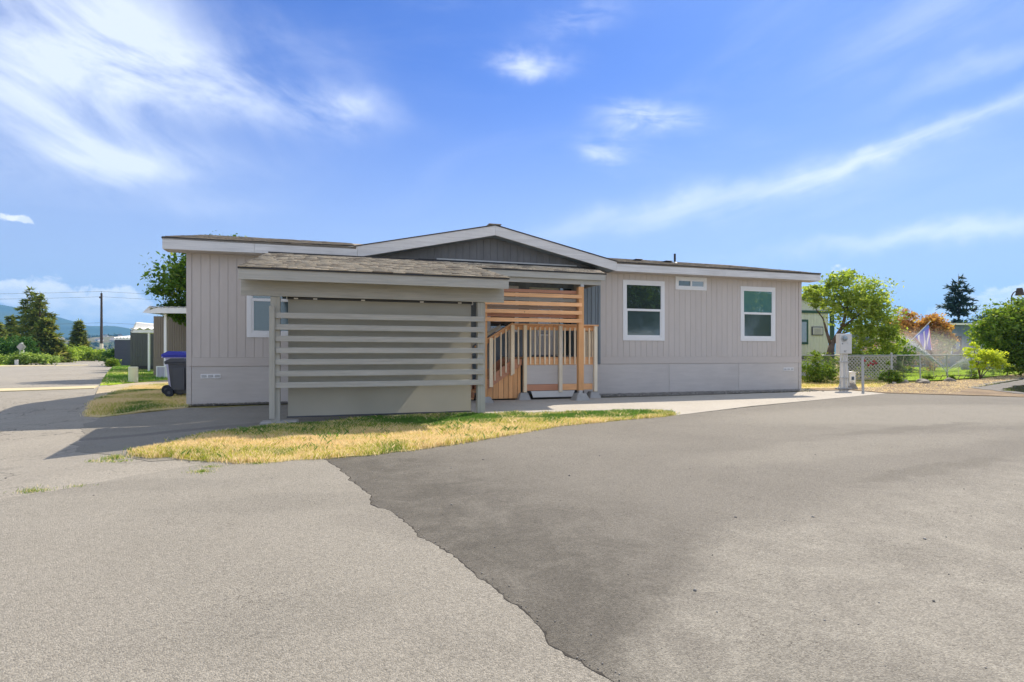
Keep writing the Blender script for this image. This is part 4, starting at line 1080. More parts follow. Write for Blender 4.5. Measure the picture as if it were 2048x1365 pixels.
for u in (8.103, 8.443, 8.578, 8.715, 8.859, 8.99, 9.136, 9.445, 9.594, 9.744, 9.864, 10.03, 10.175):
    box('baluster', dk, (u - .019, u + .019), (DV - .006, DV + .032), (.955, 1.96), pine, .002)
for k in range(9):      # side railing running back to the wall
    v = DV + .17 + k * .125
    box('baluster', dk, (10.40, 10.438), (v, v + .036), (.955, 1.96), pine, .002)
box('top_rail', dk, (10.36, 10.50), (DV + .075, -.06), (2.014, 2.05), cedar, .004)
box('rail_board', dk, (10.362, 10.398), (DV + .09, -.06), (1.885, 2.008), cedar, .003)
box('skirt_panel', dk, (8.335, 9.25), (DV + .04, DV + .055), (.42, .938), skirtm)
box('skirt_panel', dk, (9.255, 9.93), (DV + .04, DV + .055), (.42, .938), skirtm)
box('skirt_panel', dk, (9.935, 10.28), (DV + .04, DV + .055), (.42, .938), skirtm)
box('lower_board', dk, (8.335, 9.25), (DV + .03, DV + .056), (.245, .415), redcedar, .003)
box('lower_board', dk, (9.36, 9.93), (DV + .03, DV + .056), (.245, .415), cedar, .003)
box('lower_board', dk, (9.945, 10.29), (DV + .03, DV + .056), (.245, .415), cedar, .003)
prism_xz('ground_board', dk, [(8.46, .235), (8.52, .065), (9.66, .065), (9.74, .235)], DV + .0, DV + .03, meterm)
for u in (8.30, 10.30): box('support_post', dk, (u, u + .09), (-.15, -.06), (.0, 1.10), greypine)
# stairs going down to the left
st = empty('stairs', (HX, HY, 0), TH, label='wooden stairs down the left end of the deck with a sloping cedar handrail', cat='stairs')
s0, s1 = 8.20, 6.75                        # top and bottom
def zs(u): return (.909 - .388) / (8.145 - 7.383) * (u - 7.383) + .388
prism_xz('stringer', st, [(6.95, zs(6.95) - .0), (8.21, zs(8.21)), (8.21, 1.11), (7.95, 1.11), (6.95, zs(6.95) + .24)], DV + .035, DV + .07, redcedar)
prism_xz('stringer', st, [(6.95, zs(6.95) - .0), (8.21, zs(8.21)), (8.21, 1.11), (7.95, 1.11), (6.95, zs(6.95) + .24)], DV + 1.15, DV + 1.185, redcedar)
for k in range(6):
    zt = 1.15 - (k + 1) * .178; u1 = 8.20 - k * .26
    if zt < .08: break
    box('tread', st, (u1 - .28, u1), (DV + .075, DV + 1.145), (zt - .035, zt), cedar, .003)
    box('riser', st, (u1 - .01, u1 + .01), (DV + .075, DV + 1.145), (zt + .003, zt + .135), redcedar)
u = 6.95
k = 0
while u < 8.17:
    w_ = (.17, .155, .14, .15, .145, .14, .12, .13)[k % 8]; k += 1
    e = min(u + w_, 8.19)
    prism_xz('riser_board', st, [(u + .005, .05), (e - .005, .05), (e - .005, max(.07, zs(e) + .01)), (u + .005, max(.07, zs(u) + .01))], DV + .07 + .004, DV + .095, cedarv)
    u = e
def srail(u): return 1.637 + (u - 7.22) * (2.054 - 1.637) / (7.893 - 7.22)
prism_xz('handrail', st, [(6.9, srail(6.9) - .038), (7.93, srail(7.93) - .038), (7.93, srail(7.93)), (6.9, srail(6.9))], DV - .07, DV + .07, cedar)
prism_xz('rail_board', st, [(6.95, srail(6.95) - .15), (7.93, srail(7.93) - .15), (7.93, srail(7.93) - .042), (6.95, srail(6.95) - .042)], DV + .034, DV + .07, cedar)
box('rail_post', st, (7.287, 7.383), (DV - .06, DV + .03), (.37, srail(7.335) - .045), pine, .004)
prism_xz('rail_post', st, [(7.879, .66), (7.975, .72), (7.975, srail(7.927) - .045), (7.879, srail(7.9) - .045)], DV - .06, DV + .03, pine)
for u in (7.451, 7.616, 7.754):
    box('baluster', st, (u - .018, u + .018), (DV - .006, DV + .032), (zs(u) + .10, srail(u) - .06), pine, .002)
prism_xz('far_rail', st, [(6.95, srail(6.95) - .10), (7.93, srail(7.93) - .10), (7.93, srail(7.93)), (6.95, srail(6.95))], DV + 1.12, DV + 1.16, greypine)
for u in (7.0, 8.15): box('far_rail_post', st, (u, u + .09), (DV + 1.06, DV + 1.15), (.1 if u < 8 else .9, srail(u) - .05 if u < 8 else 2.0), greypine, .003)

# ------------------------------------------------------------------ vegetation
def crown_mesh(name, blobs, n_leaves, size, m, parent=None, seed=1, clumps=60, spread=.30, shell=.65, up=.3, **kw):
    """leaf-sized faces gathered in clumps through the volume of a few ellipsoids (centre, radii)"""
    rn = np.random.default_rng(seed)
    vol = np.array([b[1][0] * b[1][1] * b[1][2] for b in blobs]) ** .8; vol = vol / vol.sum()
    V = []
    per = max(1, n_leaves // clumps)
    for c in range(clumps):
        b = blobs[rn.choice(len(blobs), p=vol)]
        d = rn.normal(size=3); d /= np.linalg.norm(d); d[2] = d[2] if rn.random() > .3 else abs(d[2])
        r = shell + (1.02 - shell) * rn.random() if rn.random() < .8 else rn.random() ** .5
        ctr = np.array(b[0]) + d * r * np.array(b[1])
        s = spread * min(b[1]) * rn.uniform(.5, 1.3)
        k = int(per * rn.uniform(.5, 1.5))
        p = ctr + rn.normal(size=(k, 3)) * s * np.array([1, 1, .62])
        V.append(p)
    p = np.concatenate(V); n = len(p)
    nrm = rn.normal(size=(n, 3)); nrm[:, 2] = np.abs(nrm[:, 2]) + up; nrm /= np.linalg.norm(nrm, axis=1)[:, None]
    t1 = np.cross(nrm, rn.normal(size=(n, 3))); t1 /= np.linalg.norm(t1, axis=1)[:, None]
    t2 = np.cross(nrm, t1)
    s = size * np.clip(rn.lognormal(-.2, .42, (n, 1)), .3, 2.2)
    Q = np.stack([p - t1 * s, p + t2 * s * .55 + nrm * s * .1, p + t1 * s, p - t2 * s * .55 + nrm * s * .1], 1)
    F = np.arange(n * 4).reshape(-1, 4)
    return np_mesh(name, Q.reshape(-1, 3), F, 4, m, parent, **kw)
def limbs(name, parent, segs, m=barkm, n=9):
    bm = bmesh.new()
    for a, b, r0, r1 in segs:
        add_tube(bm, a, b, r0, r1, n)
        bmesh.ops.create_icosphere(bm, subdivisions=1, radius=r1 * 1.0, matrix=Matrix.Translation(b))
    return bm_obj(name, bm, m, parent, smooth=True)
def conifer(name, base, h, rad, label, seed, m, group=None, bare=.0, density=1.0, sz=.16, droop=.25, gap=0.0, top_thin=1.0):
    rn = np.random.default_rng(seed)
    root = empty(name, base, 0, label=label, cat='conifer', group=group)
    tube('trunk', root, (0, 0, 0), (0, 0, h), rad * .055 + .06, barkm, .02, 8)
    Q = []; S = []
    z = h * bare + .2
    while z < h * .985:
        f = (z - h * bare) / (h * (1 - bare)); L = rad * (1 - f) ** .8 * rn.uniform(.75, 1.15) + .15 * rad * .5
        k = max(3, int((7 if f < .7 else 5) * density))
        for q in range(k):
            if rn.random() < gap: continue
            a = rn.uniform(0, 6.283); l = L * rn.uniform(.6, 1.12)
            dirv = np.array([math.cos(a), math.sin(a), 0])
            S.append(((0, 0, z), tuple(dirv * l * .8 + np.array([0, 0, z - droop * l * .6])), .02 + .02 * (1 - f), .008))
            m_ = int(26 * l / max(rad, .1) * density * 2.2) + 5
            t_ = rn.uniform(.15, 1.0, m_)
            side = rn.normal(0, .17, m_) * l * (1.1 - t_ * .7)
            pp = dirv[None] * (t_ * l)[:, None] + np.array([-dirv[1], dirv[0], 0])[None] * side[:, None]
            pp[:, 2] = z - droop * l * t_ ** 1.4 + rn.normal(0, .05, m_) * l + (t_ > .8) * .04 * l
            out = dirv[None] + rn.normal(0, .45, (m_, 3)); out /= np.linalg.norm(out, axis=1)[:, None]
            sd = np.cross(out, np.array([0, 0, 1.0]) + rn.normal(0, .35, (m_, 3))); sd /= np.linalg.norm(sd, axis=1)[:, None]
            s = sz * rn.uniform(.7, 1.5, (m_, 1))
            Q.append(np.stack([pp - sd * s * .35, pp + sd * s * .35, pp + out * s * 1.9 + sd * s * .1, pp + out * s * 1.7 - sd * s * .2], 1))
        z += h * .026 * rn.uniform(.7, 1.3) * (1 + .3 * top_thin * f)
    V = np.concatenate(Q); np_mesh('crown', V.reshape(-1, 3), np.arange(len(V) * 4).reshape(-1, 4), 4, m, root)
    limbs('branches', root, S[::2], n=4)
    return root
lm_maple = leaf_mat('maple leaves', (.045, .11, .018), (.11, .19, .03), (.24, .30, .05), .4)
lm_light = leaf_mat('light green leaves', (.18, .27, .05), (.36, .44, .10), (.52, .56, .19), .5)
lm_hedge = leaf_mat('dark hedge leaves', (0.032, 0.094, 0.023), (0.072, 0.167, 0.036), (0.131, 0.246, 0.043), .25)
lm_thick = leaf_mat('thicket leaves', (0.189, 0.290, 0.051), (0.348, 0.464, 0.087), (0.493, 0.580, 0.131), .4)
lm_junip = leaf_mat('juniper leaves', (0.145, 0.232, 0.051), (0.319, 0.435, 0.116), (0.551, 0.638, 0.203), .3)
lm_con = leaf_mat('conifer needles', (.11, .16, .055), (.21, .24, .075), (.36, .32, .11), .4)
lm_cond = leaf_mat('dark conifer needles', (0.020, 0.054, 0.051), (0.051, 0.102, 0.076), None, .15)
lm_orange = leaf_mat('orange leaves', (.40, .19, .08), (.55, .32, .11), (.44, .42, .11), .4)
lm_gold = leaf_mat('golden green leaves', (.42, .36, .10), (.32, .36, .09), (.52, .32, .10), .4)
lm_red = leaf_mat('dusky red leaves', (.27, .13, .09), (.36, .22, .14), (.24, .24, .10), .35)
lm_yel = leaf_mat('yellow green leaves', (.42, .50, .05), (.60, .64, .08), (.32, .44, .06), .45)
lm_bush = leaf_mat('bush leaves', (.09, .17, .025), (.21, .30, .05), (.38, .42, .10), .4)
lm_dry = leaf_mat('dry weeds', (0.493, 0.420, 0.174), (0.667, 0.580, 0.261), (0.406, 0.435, 0.131), .4)

# big tree behind the left end of the home
def tree(name, base, label, trunk, blobs, n, size, m, seed, clumps, spread=.3, group=None, cat='tree', **kw):
    root = empty(name, base, 0, label=label, cat=cat, group=group)
    limbs('trunk', root, trunk)
    crown_mesh('crown', blobs, n, size, m, root, seed, clumps, spread, **kw)
    return root
b0 = Vector((-16.15, 29.5, 0))
tree('maple_tree', b0, 'tall dense green tree rising behind the left end of the home',
     [((0, 0, 0), (.1, .1, 2.6), .30, .22), ((.1, .1, 2.6), (-1.0, .2, 4.6), .16, .08), ((.1, .1, 2.6), (1.0, -.2, 5.4), .18, .08), ((-1.0, .2, 4.6), (-1.9, 0, 5.6), .07, .03), ((.1, .1, 2.6), (.2, .6, 6.4), .14, .05)],
     [((.0, 0, 4.8), (2.2, 2.0, 1.8)), ((1.0, 0, 5.95), (2.0, 1.8, 1.3)), ((-1.25, 0, 4.3), (1.0, 1.2, 1.1)), ((.0, .2, 3.6), (2.0, 1.8, 1.0)), ((2.6, 0, 5.0), (1.6, 1.6, 1.6)), ((-.8, .3, 5.5), (1.0, 1.0, .8))],
     34000, .095, lm_maple, 31, 300, .20)

# conifers and thicket on the far left
def cpt(px, Y): return Vector(((px - 1024) / FPX * Y, Y, 0))
conifer('fir_tree', cpt(60, 82), 10.9, 3.1, 'taller twin fir with an airy pointed top at the far left', 41, lm_con, 'conifers beyond the road', density=1.1, sz=.24, gap=.22)
conifer('fir_tree', cpt(80, 80), 10.2, 3.4, 'right hand twin fir standing against its taller neighbour', 42, lm_con, 'conifers beyond the road', density=1.1, sz=.24, gap=.22)
conifer('fir_tree', cpt(92, 76), 6.0, 2.6, 'low broad fir skirting the foot of the twin firs', 46, lm_con, 'conifers beyond the road', density=1.3, sz=.30)
conifer('fir_tree', cpt(158, 96), 6.9, 1.75, 'small dark conical fir standing alone left of the utility pole', 43, lm_con, 'conifers beyond the road', density=1.2, sz=.26)
conifer('fir_tree', cpt(22, 100), 8.2, 1.8, 'narrow fir behind the clipped hedge near the left edge', 44, lm_con, 'conifers beyond the road', density=1.1, sz=.28)
conifer('fir_tree', cpt(-8, 95), 7.2, 2.4, 'dark fir cut off by the left edge of the view', 45, lm_con, 'conifers beyond the road', density=1.1, sz=.28)
def bush(name, base, blobs, n, size, m, seed, clumps, label, cat='bush', group=None, spread=.3, stems=True, **kw):
    root = empty(name, base, 0, label=label, cat=cat, group=group)
    crown_mesh('foliage', blobs, n, size, m, root, seed, clumps, spread, **kw)
    if stems:
        limbs('stems', root, [((0, 0, 0), (b[0][0] * .8, b[0][1] * .8, b[0][2]), .05 * b[1][2] + .01, .01) for b in blobs[:6]], n=5)
    return root
bush('clipped_hedge', cpt(25, 66), [((-4, 0, 1.5), (1.3, 1.2, 1.8)), ((-2.0, 0, 1.6), (1.3, 1.2, 1.75)), ((0, 0, 1.5), (1.3, 1.2, 1.7)), ((1.6, 0, 1.4), (.9, 1.1, 1.6))], 13000, .11, lm_hedge, 51, 110, 'dark green rounded hedge behind the diamond sign post', 'hedge')
bush('juniper', cpt(18, 62), [((-2.5, 0, .45), (2.0, 1.3, .45)), ((-.5, 0, .5), (1.8, 1.3, .5))], 5000, .11, lm_junip, 52, 70, 'low spreading juniper left of the diamond sign post', 'juniper', spread=.5, up=1.0)
bush('juniper', cpt(72, 62), [((-.7, 0, .6), (1.5, 1.3, .6)), ((.9, 0, .5), (1.3, 1.2, .5))], 5000, .11, lm_junip, 53, 70, 'low spreading juniper right of the diamond sign post', 'juniper', spread=.5, up=1.0)
bush('thicket', cpt(106, 78), [((-1.2, 0, 1.5), (1.9, 1.5, 1.5)), ((1.4, 0, 1.1), (1.8, 1.5, 1.2))], 7000, .14, lm_thick, 54, 90, 'yellow green shrub at the right foot of the twin firs', 'shrub')
bush('thicket', cpt(150, 92), [((-2, 0, .9), (2.2, 1.5, 1.0)), ((1.4, 0, 1.1), (2.4, 1.5, 1.1)), ((4.0, 0, 1.0), (2.0, 1.5, 1.0))], 8000, .15, lm_thick, 55, 100, 'long bright thicket in front of the lone conical fir', 'shrub')
bush('thicket', cpt(190, 105), [((-2, 0, 1.0), (2.4, 1.5, 1.0)), ((1.8, 0, .9), (2.6, 1.5, .9))], 6000, .16, lm_thick, 56, 90, 'bright thicket at the foot of the utility pole', 'shrub')
bush('thicket', cpt(45, 90), [((-3, 0, 1.3), (3, 1.5, 1.3)), ((2.5, 0, 1.5), (2.5, 1.5, 1.5))], 6000, .16, lm_bush, 57, 80, 'mixed green brush between hedge and firs', 'shrub')
bush('dark_shrub', cpt(219, 57), [((0, 0, .9), (.65, .7, .9)), ((.3, 0, 1.0), (.5, .6, .7))], 3500, .07, lm_hedge, 58, 45, 'dark upright shrub beside the navy shed', 'shrub')
bush('low_shrub', cpt(222, 52), [((0, 0, .35), (.45, .5, .42)), ((.3, 0, .4), (.4, .5, .4))], 2500, .06, lm_bush, 59, 35, 'low glossy shrub under the dark one beside the navy shed', 'shrub')
# tall dry grass of the far field
rn_ = np.random.default_rng(5); n_ = 26000
yy = rn_.uniform(72, 150, n_); xx = (rn_.uniform(40, 330, n_) - 1024) / FPX * yy
far_ok = yy > 74
xx, yy = xx[far_ok], yy[far_ok]; n_ = len(xx)
hh_ = rn_.uniform(.3, .95, n_); aa_ = rn_.uniform(0, 6.28, n_); w_ = .05
V = np.stack([np.stack([xx - w_, yy, 0 * xx], 1), np.stack([xx + w_, yy, 0 * xx], 1), np.stack([xx + np.cos(aa_) * .25, yy + np.sin(aa_) * .25, hh_], 1)], 1)
keep = ~in_poly(xx, yy, road)
V = V[keep]
np_mesh('tall_dry_grass', V.reshape(-1, 3), np.arange(len(V) * 3).reshape(-1, 3), 3, lm_dry, kind='stuff', label='tall straw coloured grass filling the field beyond the road', cat='grass')

# ------------------------------------------------------------------ distant hills and town
def hill(name, ridge, Y, depth, base_z, m, seed, rough=6):
    """ridge: (px, py) outline at distance Y; a solid slope coming towards the camera"""
    rn = np.random.default_rng(seed)
    xs = np.linspace(ridge[0][0], ridge[-1][0], 160)
    ys = np.interp(xs, [p[0] for p in ridge], [p[1] for p in ridge])
    K = 22; V = np.empty((K + 6, len(xs), 3))
    for k in range(K + 6):
        f = k / (K - 1)
        for i, (x, y) in enumerate(zip(xs, ys)):
            top = (707.5 - y) / FPX * Y + CAM_H
            d = Y - depth * (1 - f)
            X = (x - 1024) / FPX * Y
            z = base_z + (top - base_z) * (sst(0, 1, f) if f <= 1 else 1 - (f - 1) * 1.5)
            z += rough * (vnoise(np.array([X / 60.0 + 900]), np.array([d / 60.0 + 900]), .35, seed)[0] - .5) * 2 * min(1, f * 1.2)
            V[k, i] = (X, d, z)
    idx = np.arange((K + 6) * len(xs)).reshape(K + 6, len(xs))
    F = np.stack([idx[:-1, :-1], idx[:-1, 1:], idx[1:, 1:], idx[1:, :-1]], -1).reshape(-1, 4)
    return np_mesh(name, V.reshape(-1, 3), F, 4, m, smooth=True, kind='structure')
m_hill = soil_mat('forested hill', (.020, .045, .022), (.035, .065, .028), (.06, .085, .03), .004, .05)
m_near = soil_mat('dry slope', (.16, .14, .08), (.07, .10, .04), (.20, .17, .10), .012, .12)
hill('hills', [(-900, 640), (-500, 620), (-200, 596), (-60, 604), (0, 611), (40, 618), (80, 622), (110, 631), (150, 643), (185, 654), (205, 657), (216, 651), (240, 656), (262, 660), (300, 668), (420, 680), (700, 690), (1100, 694), (1500, 690), (1800, 688), (2100, 690), (2700, 685)], 4200, 1800, 0, m_hill, 61, 14)
hill('low_hill', [(-300, 705), (60, 703), (110, 696), (150, 692), (200, 686), (236, 678), (270, 672), (330, 680), (420, 695), (600, 705)], 1500, 600, -2, m_near, 62, 3)
# the town on the slope: small pale houses
m_town = paint('far house walls', (.62, .60, .56), .7, .1, .2, None, 0, rnd=.3)
m_troof = paint('far house roofs', (.22, .19, .18), .8, .1, .2, None, 0, rnd=.4)
tr_ = random.Random(3)
proto = None
for k in range(40):
    px = tr_.uniform(112, 330) if k > 8 else tr_.uniform(112, 150); f = tr_.random()
    Y = 1500 - 600 * (1 - .5 - .45 * f)
    ridge_y = np.interp(px, [60, 110, 150, 200, 236, 270, 330], [703, 696, 692, 686, 678, 672, 680])
    fr = 1 - (1500 - Y) / 600.0
    zz = -2 + ((707.5 - ridge_y) / FPX * 1500 + CAM_H + 2) * sst(0, 1, fr)
    X = (px - 1024) / FPX * 1500
    if proto is None:
        proto = empty('town_house', (X, Y, zz - 2), 0, label='small pale house among many on the distant hillside', cat='house', group='houses of the distant town')
        bm = bmesh.new(); add_box(bm, (-7, 7), (-5, 5), (0, 6)); bm_obj('wall', bm, m_town, proto)
        prism_xz('roof', proto, [(-8, 5.9), (8, 5.9), (0, 9)], -5.6, 5.6, m_troof)
        o = proto
    else:
        o = copy_tree(proto)
        o.location = (X, Y, zz - 2)
    o.rotation_euler = (0, 0, tr_.uniform(0, 3)); s_ = tr_.uniform(.7, 1.25); o.scale = (s_, s_, s_)
bl_ = []
for k in range(60):
    px = tr_.uniform(100, 420); f = tr_.random(); Y = 950 + 540 * f; fr = 1 - (1500 - Y) / 600.0
    ridge_y = np.interp(px, [60, 110, 150, 200, 236, 270, 330, 420], [703, 696, 692, 686, 678, 672, 680, 695])
    zz = -2 + ((707.5 - ridge_y) / FPX * 1500 + CAM_H + 2) * sst(0, 1, fr)
    bl_.append((((px - 1024) / FPX * 1500, Y, zz + 3), (14 * tr_.uniform(.5, 1.6), 10, 5 * tr_.uniform(.8, 1.6))))
crown_mesh('far_trees', bl_, 24000, 1.5, lm_cond, None, 63, 700, .4, kind='stuff', label='mass of distant trees between the houses of the town', cat='trees')

# ------------------------------------------------------------------ utility pole with its wires
up = empty('utility_pole', cpt(203, 110), 0, label='tall dark utility pole standing alone against the cloud on the left', cat='utility pole')
tube('shaft', up, (0, 0, 0), (0, 0, 13.1), .27, polem, .17, 14)
tube('top_pin', up, (0, 0, 13.1), (0, 0, 13.5), .04, polem, .03, 8)
box('insulator_bracket', up, (-.42, -.1), (-.06, .06), (12.1, 12.45), polem)
tube('ground_sleeve', up, (.0, 0, 0), (.0, 0, 3.2), .29, greypine, .285, 14)
for i, (za, zb, lab) in enumerate(((13.45, 13.1, 'topmost thin overhead wire crossing the left sky'), (12.4, 12.2, 'second thin overhead wire just under the topmost'), (7.3, 7.25, 'lowest sagging cable crossing in front of the blue hills'))):
    for sgn in (-1, 1):
        pts_ = []
        for q in range(17):
            f = q / 16; pts_.append(Vector((up.location.x + sgn * 75 * f, 110 + sgn * 10 * f, za + (zb - za) * f - 4 * .9 * f * (1 - f))))
        if sgn == -1: allp = pts_[::-1]
        else: allp += pts_[1:]
    bm = bmesh.new()
    for a_, b_ in zip(allp[:-1], allp[1:]): add_tube(bm, a_, b_, .022, .022, 5)
    bm_obj('overhead_wire', bm, polem, None, label=lab, cat='wire')
bx_ = box('utility_box', None, (cpt(202, 100).x - .9, cpt(202, 100).x + .9), (99.5, 100.5), (0, 1.1), greypine, .05, label='weathered grey box at the foot of the utility pole', cat='box')

# ------------------------------------------------------------------ diamond sign post at the left
sg = empty('sign_post', cpt(44, 62), R(-8), label='white post carrying two back to back diamond signs among the junipers', cat='sign')
box('post', sg, (-.20, .20), (-.1, .1), (0, 1.62), meterm, .02); box('post_top', sg, (-.10, .10), (-.06, .06), (1.62, 2.45), whitep, .01)
dia = [(-.45, 0), (0, -.42), (.45, 0), (0, .42)]
lil = paint('faded lilac sign', (.42, .36, .42), .6, .05, 3, None, 0)
prism_xz('sign_plate', sg, [(x - .12, z + 1.98) for x, z in dia], -.12, -.09, lil)
prism_xz('sign_plate', sg, [(x + .16, z + 1.98) for x, z in dia], -.07, -.062, greenish)
box('notice_board', sg, (-.25, .28), (-.13, -.105), (.55, .95), meterm); box('notice_board', sg, (-.22, .30), (-.13, -.105), (1.05, 1.35), whitep)
def pedestal(px, Y, w, d, h, m, label, rot=0.0):
    root = empty('utility_pedestal', cpt(px, Y) + Vector((0, 0, .02)), rot, label=label, cat='pedestal')
    bm = bmesh.new(); r = bmesh.ops.create_cone(bm, cap_ends=True, segments=20, radius1=.5, radius2=.5, depth=h * .93)
    bmesh.ops.scale(bm, vec=(w, d, 1), verts=bm.verts); bmesh.ops.translate(bm, vec=(0, 0, h * .465), verts=bm.verts); bm_obj('body', bm, m, root, smooth=False)
    bm = bmesh.new(); bmesh.ops.create_cone(bm, cap_ends=True, segments=20, radius1=.53, radius2=.46, depth=h * .08)
    bmesh.ops.scale(bm, vec=(w, d, 1), verts=bm.verts); bmesh.ops.translate(bm, vec=(0, 0, h * .97), verts=bm.verts); bm_obj('cap', bm, m, root)
    return root
pedestal(266.5, 24.0, .38, .32, .66, creampl, 'larger rounded cream utility pedestal at the edge of the side lawn')
pedestal(253.5, 56, .40, .34, .66, meterm, 'smaller white utility pedestal in front of the navy shed')
pedestal(33, 60, .34, .3, .55, meterm, 'stubby white marker beside the diamond sign post')
pedestal(276, 50, .30, .3, .55, meterm, 'tilted pale marker beside the dark meter on the side lawn', .3)
mp = empty('meter_post', cpt(285.5, 45), 0, label='dark meter post in front of the grey green shed wall', cat='meter')
box('box', mp, (-.18, .18), (-.1, .1), (.35, 1.0), blackm, .02); box('stake', mp, (-.05, .05), (-.05, .05), (-.02, .35), galv)

# ------------------------------------------------------------------ neighbouring homes on the left (each parallel to the street)
def awning(root, x0, x1, y0, y1, z0, z1, m, ribs=9, fascia=.18):
    """metal awning: corrugated sheet rising from its front edge, white fascia"""
    bm = bmesh.new(); n = ribs * 6
    for i in range(n):
        xa = x0 + (x1 - x0) * i / n; xb = x0 + (x1 - x0) * (i + 1) / n
        ha = .05 * (math.sin(i / 6 * 2 * math.pi)); hb = .05 * (math.sin((i + 1) / 6 * 2 * math.pi))
        bm.faces.new([bm.verts.new(p) for p in ((xa, y0, z0 + ha), (xb, y0, z0 + hb), (xb, y1, z1 + hb), (xa, y1, z1 + ha))])
    bmesh.ops.remove_doubles(bm, verts=bm.verts, dist=.0005)
    r = bmesh.ops.extrude_face_region(bm, geom=bm.faces[:]); bmesh.ops.translate(bm, vec=(0, 0, -.02), verts=[e for e in r['geom'] if isinstance(e, bmesh.types.BMVert)])
    bmesh.ops.recalc_face_normals(bm, faces=bm.faces); bm_obj('awning_sheet', bm, m, root)
def wall_boards(root, x0, x1, y, z0, z1, m, w=.2, vertical=True, name='wall_board'):
    if vertical:
        x = x0
        while x < x1 - .02:
            e = min(x + w, x1); box(name, root, (x, e - .012), (y - .02, y), (z0, z1), m); x = e
    else:
        z = z0
        while z < z1 - .02:
            e = min(z + w, z1); box(name, root, (x0, x1), (y - .025, y), (z, e - .015), m); z = e
# nearest: taupe home with white carport
O = cpt(331, 28.3)
n1 = empty('neighbour_home', (O.x, O.y, 0), R(3), label='taupe home with a white flat carport roof just behind the bins', cat='house')
box('wall', n1, (-2.05, 6), (2.6, 10), (.02, 3.30), brownwall); wall_boards(n1, -2.05, 1.2, 2.6, 1.0, 3.3, brownwall, .125)
box('belly_band', n1, (-2.06, 4), (2.57, 2.6), (.80, .99), brownwall); box('skirting', n1, (-2.06, 4), (2.58, 2.6), (.02, .79), brownwall)
box('carport_post', n1, (-.06, .06), (-.05, .05), (0, 3.26), whitep, .01)
prism_xz('fascia', n1, [(-.95, 3.30), (-.55, 3.26), (5, 3.26), (5, 3.54), (-.2, 3.54)], -.35, -.30, whitep)
awning(n1, -.65, 5, -.36, 2.8, 3.56, 3.80, whiteroof, 16)
prism_xz('roof_edge', n1, [(-.95, 3.30), (-.70, 3.28), (-.5, 3.62), (-.6, 3.64)], -.3, 2.7, whiteroof)
bm = bmesh.new(); add_box(bm, (-.32, -.28), (-.25, -.2), (0, .62)); add_box(bm, (.10, .14), (-.25, -.2), (0, .62)); add_box(bm, (-.28, .10), (-.25, -.2), (.57, .62)); add_box(bm, (-.28, .10), (-.25, -.2), (0, .05)); bm_obj('low_fence_frame', bm, whitep, n1)
for k in range(6): box('low_fence_picket', n1, (-.27 + k * .064, -.27 + k * .064 + .045), (-.238, -.222), (.05, .57), lightpl)
box('low_fence_panel', n1, (.16, 1.6), (-.24, -.2), (0, .62), whitep)
# second: grey green home with scalloped awning
O = cpt(298, 38)
n2 = empty('neighbour_home', (O.x, O.y, 0), R(3), label='grey green home under a scalloped white awning on one white post', cat='house')
box('wall', n2, (-3.65, 2.5), (4.0, 12), (.02, 3.0), dkgreenwall); wall_boards(n2, -3.65, .4, 4.0, .35, 3.0, dkgreenwall, .18)
box('awning_post', n2, (-.06, .06), (-.05, .05), (0, 2.72), whitep, .01)
box('fascia', n2, (-1.1, 3), (-.1, -.04), (2.66, 2.86), whitep)
awning(n2, -1.15, 3, -.18, 4.2, 2.93, 3.35, whiteroof, 8)
prism_xz('roof_edge', n2, [(-1.15, 2.72), (-1.05, 2.66), (-.75, 3.34), (-.8, 3.38)], -.1, 4.1, whiteroof)
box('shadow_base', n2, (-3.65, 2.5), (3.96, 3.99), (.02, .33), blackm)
bush('plant', (O.x + .15, O.y + 1.2, 0), [((.2, 0, .35), (.35, .3, .35))], 500, .06, lm_bush, 71, 12, 'small leafy plant beside the white awning post', 'plant')
# third: navy shed
O = cpt(229, 55)
n3 = empty('navy_shed', (O.x, O.y, 0), R(3), label='low dark navy clapboard shed with a white ribbed roof', cat='shed')
box('wall', n3, (0, 2.3), (.02, 4), (.0, 2.6), navywall); wall_boards(n3, 0, 2.25, .02, .02, 2.6, navywall, .16, False)
box('fascia', n3, (-.05, 2.7), (-.06, .0), (2.6, 2.75), whitep)
awning(n3, -.1, 2.8, -.1, 2.5, 2.8, 3.05, whiteroof, 9)
box('upper_roof', n3, (.6, 2.6), (2.6, 6), (3.0, 3.25), whiteroof)

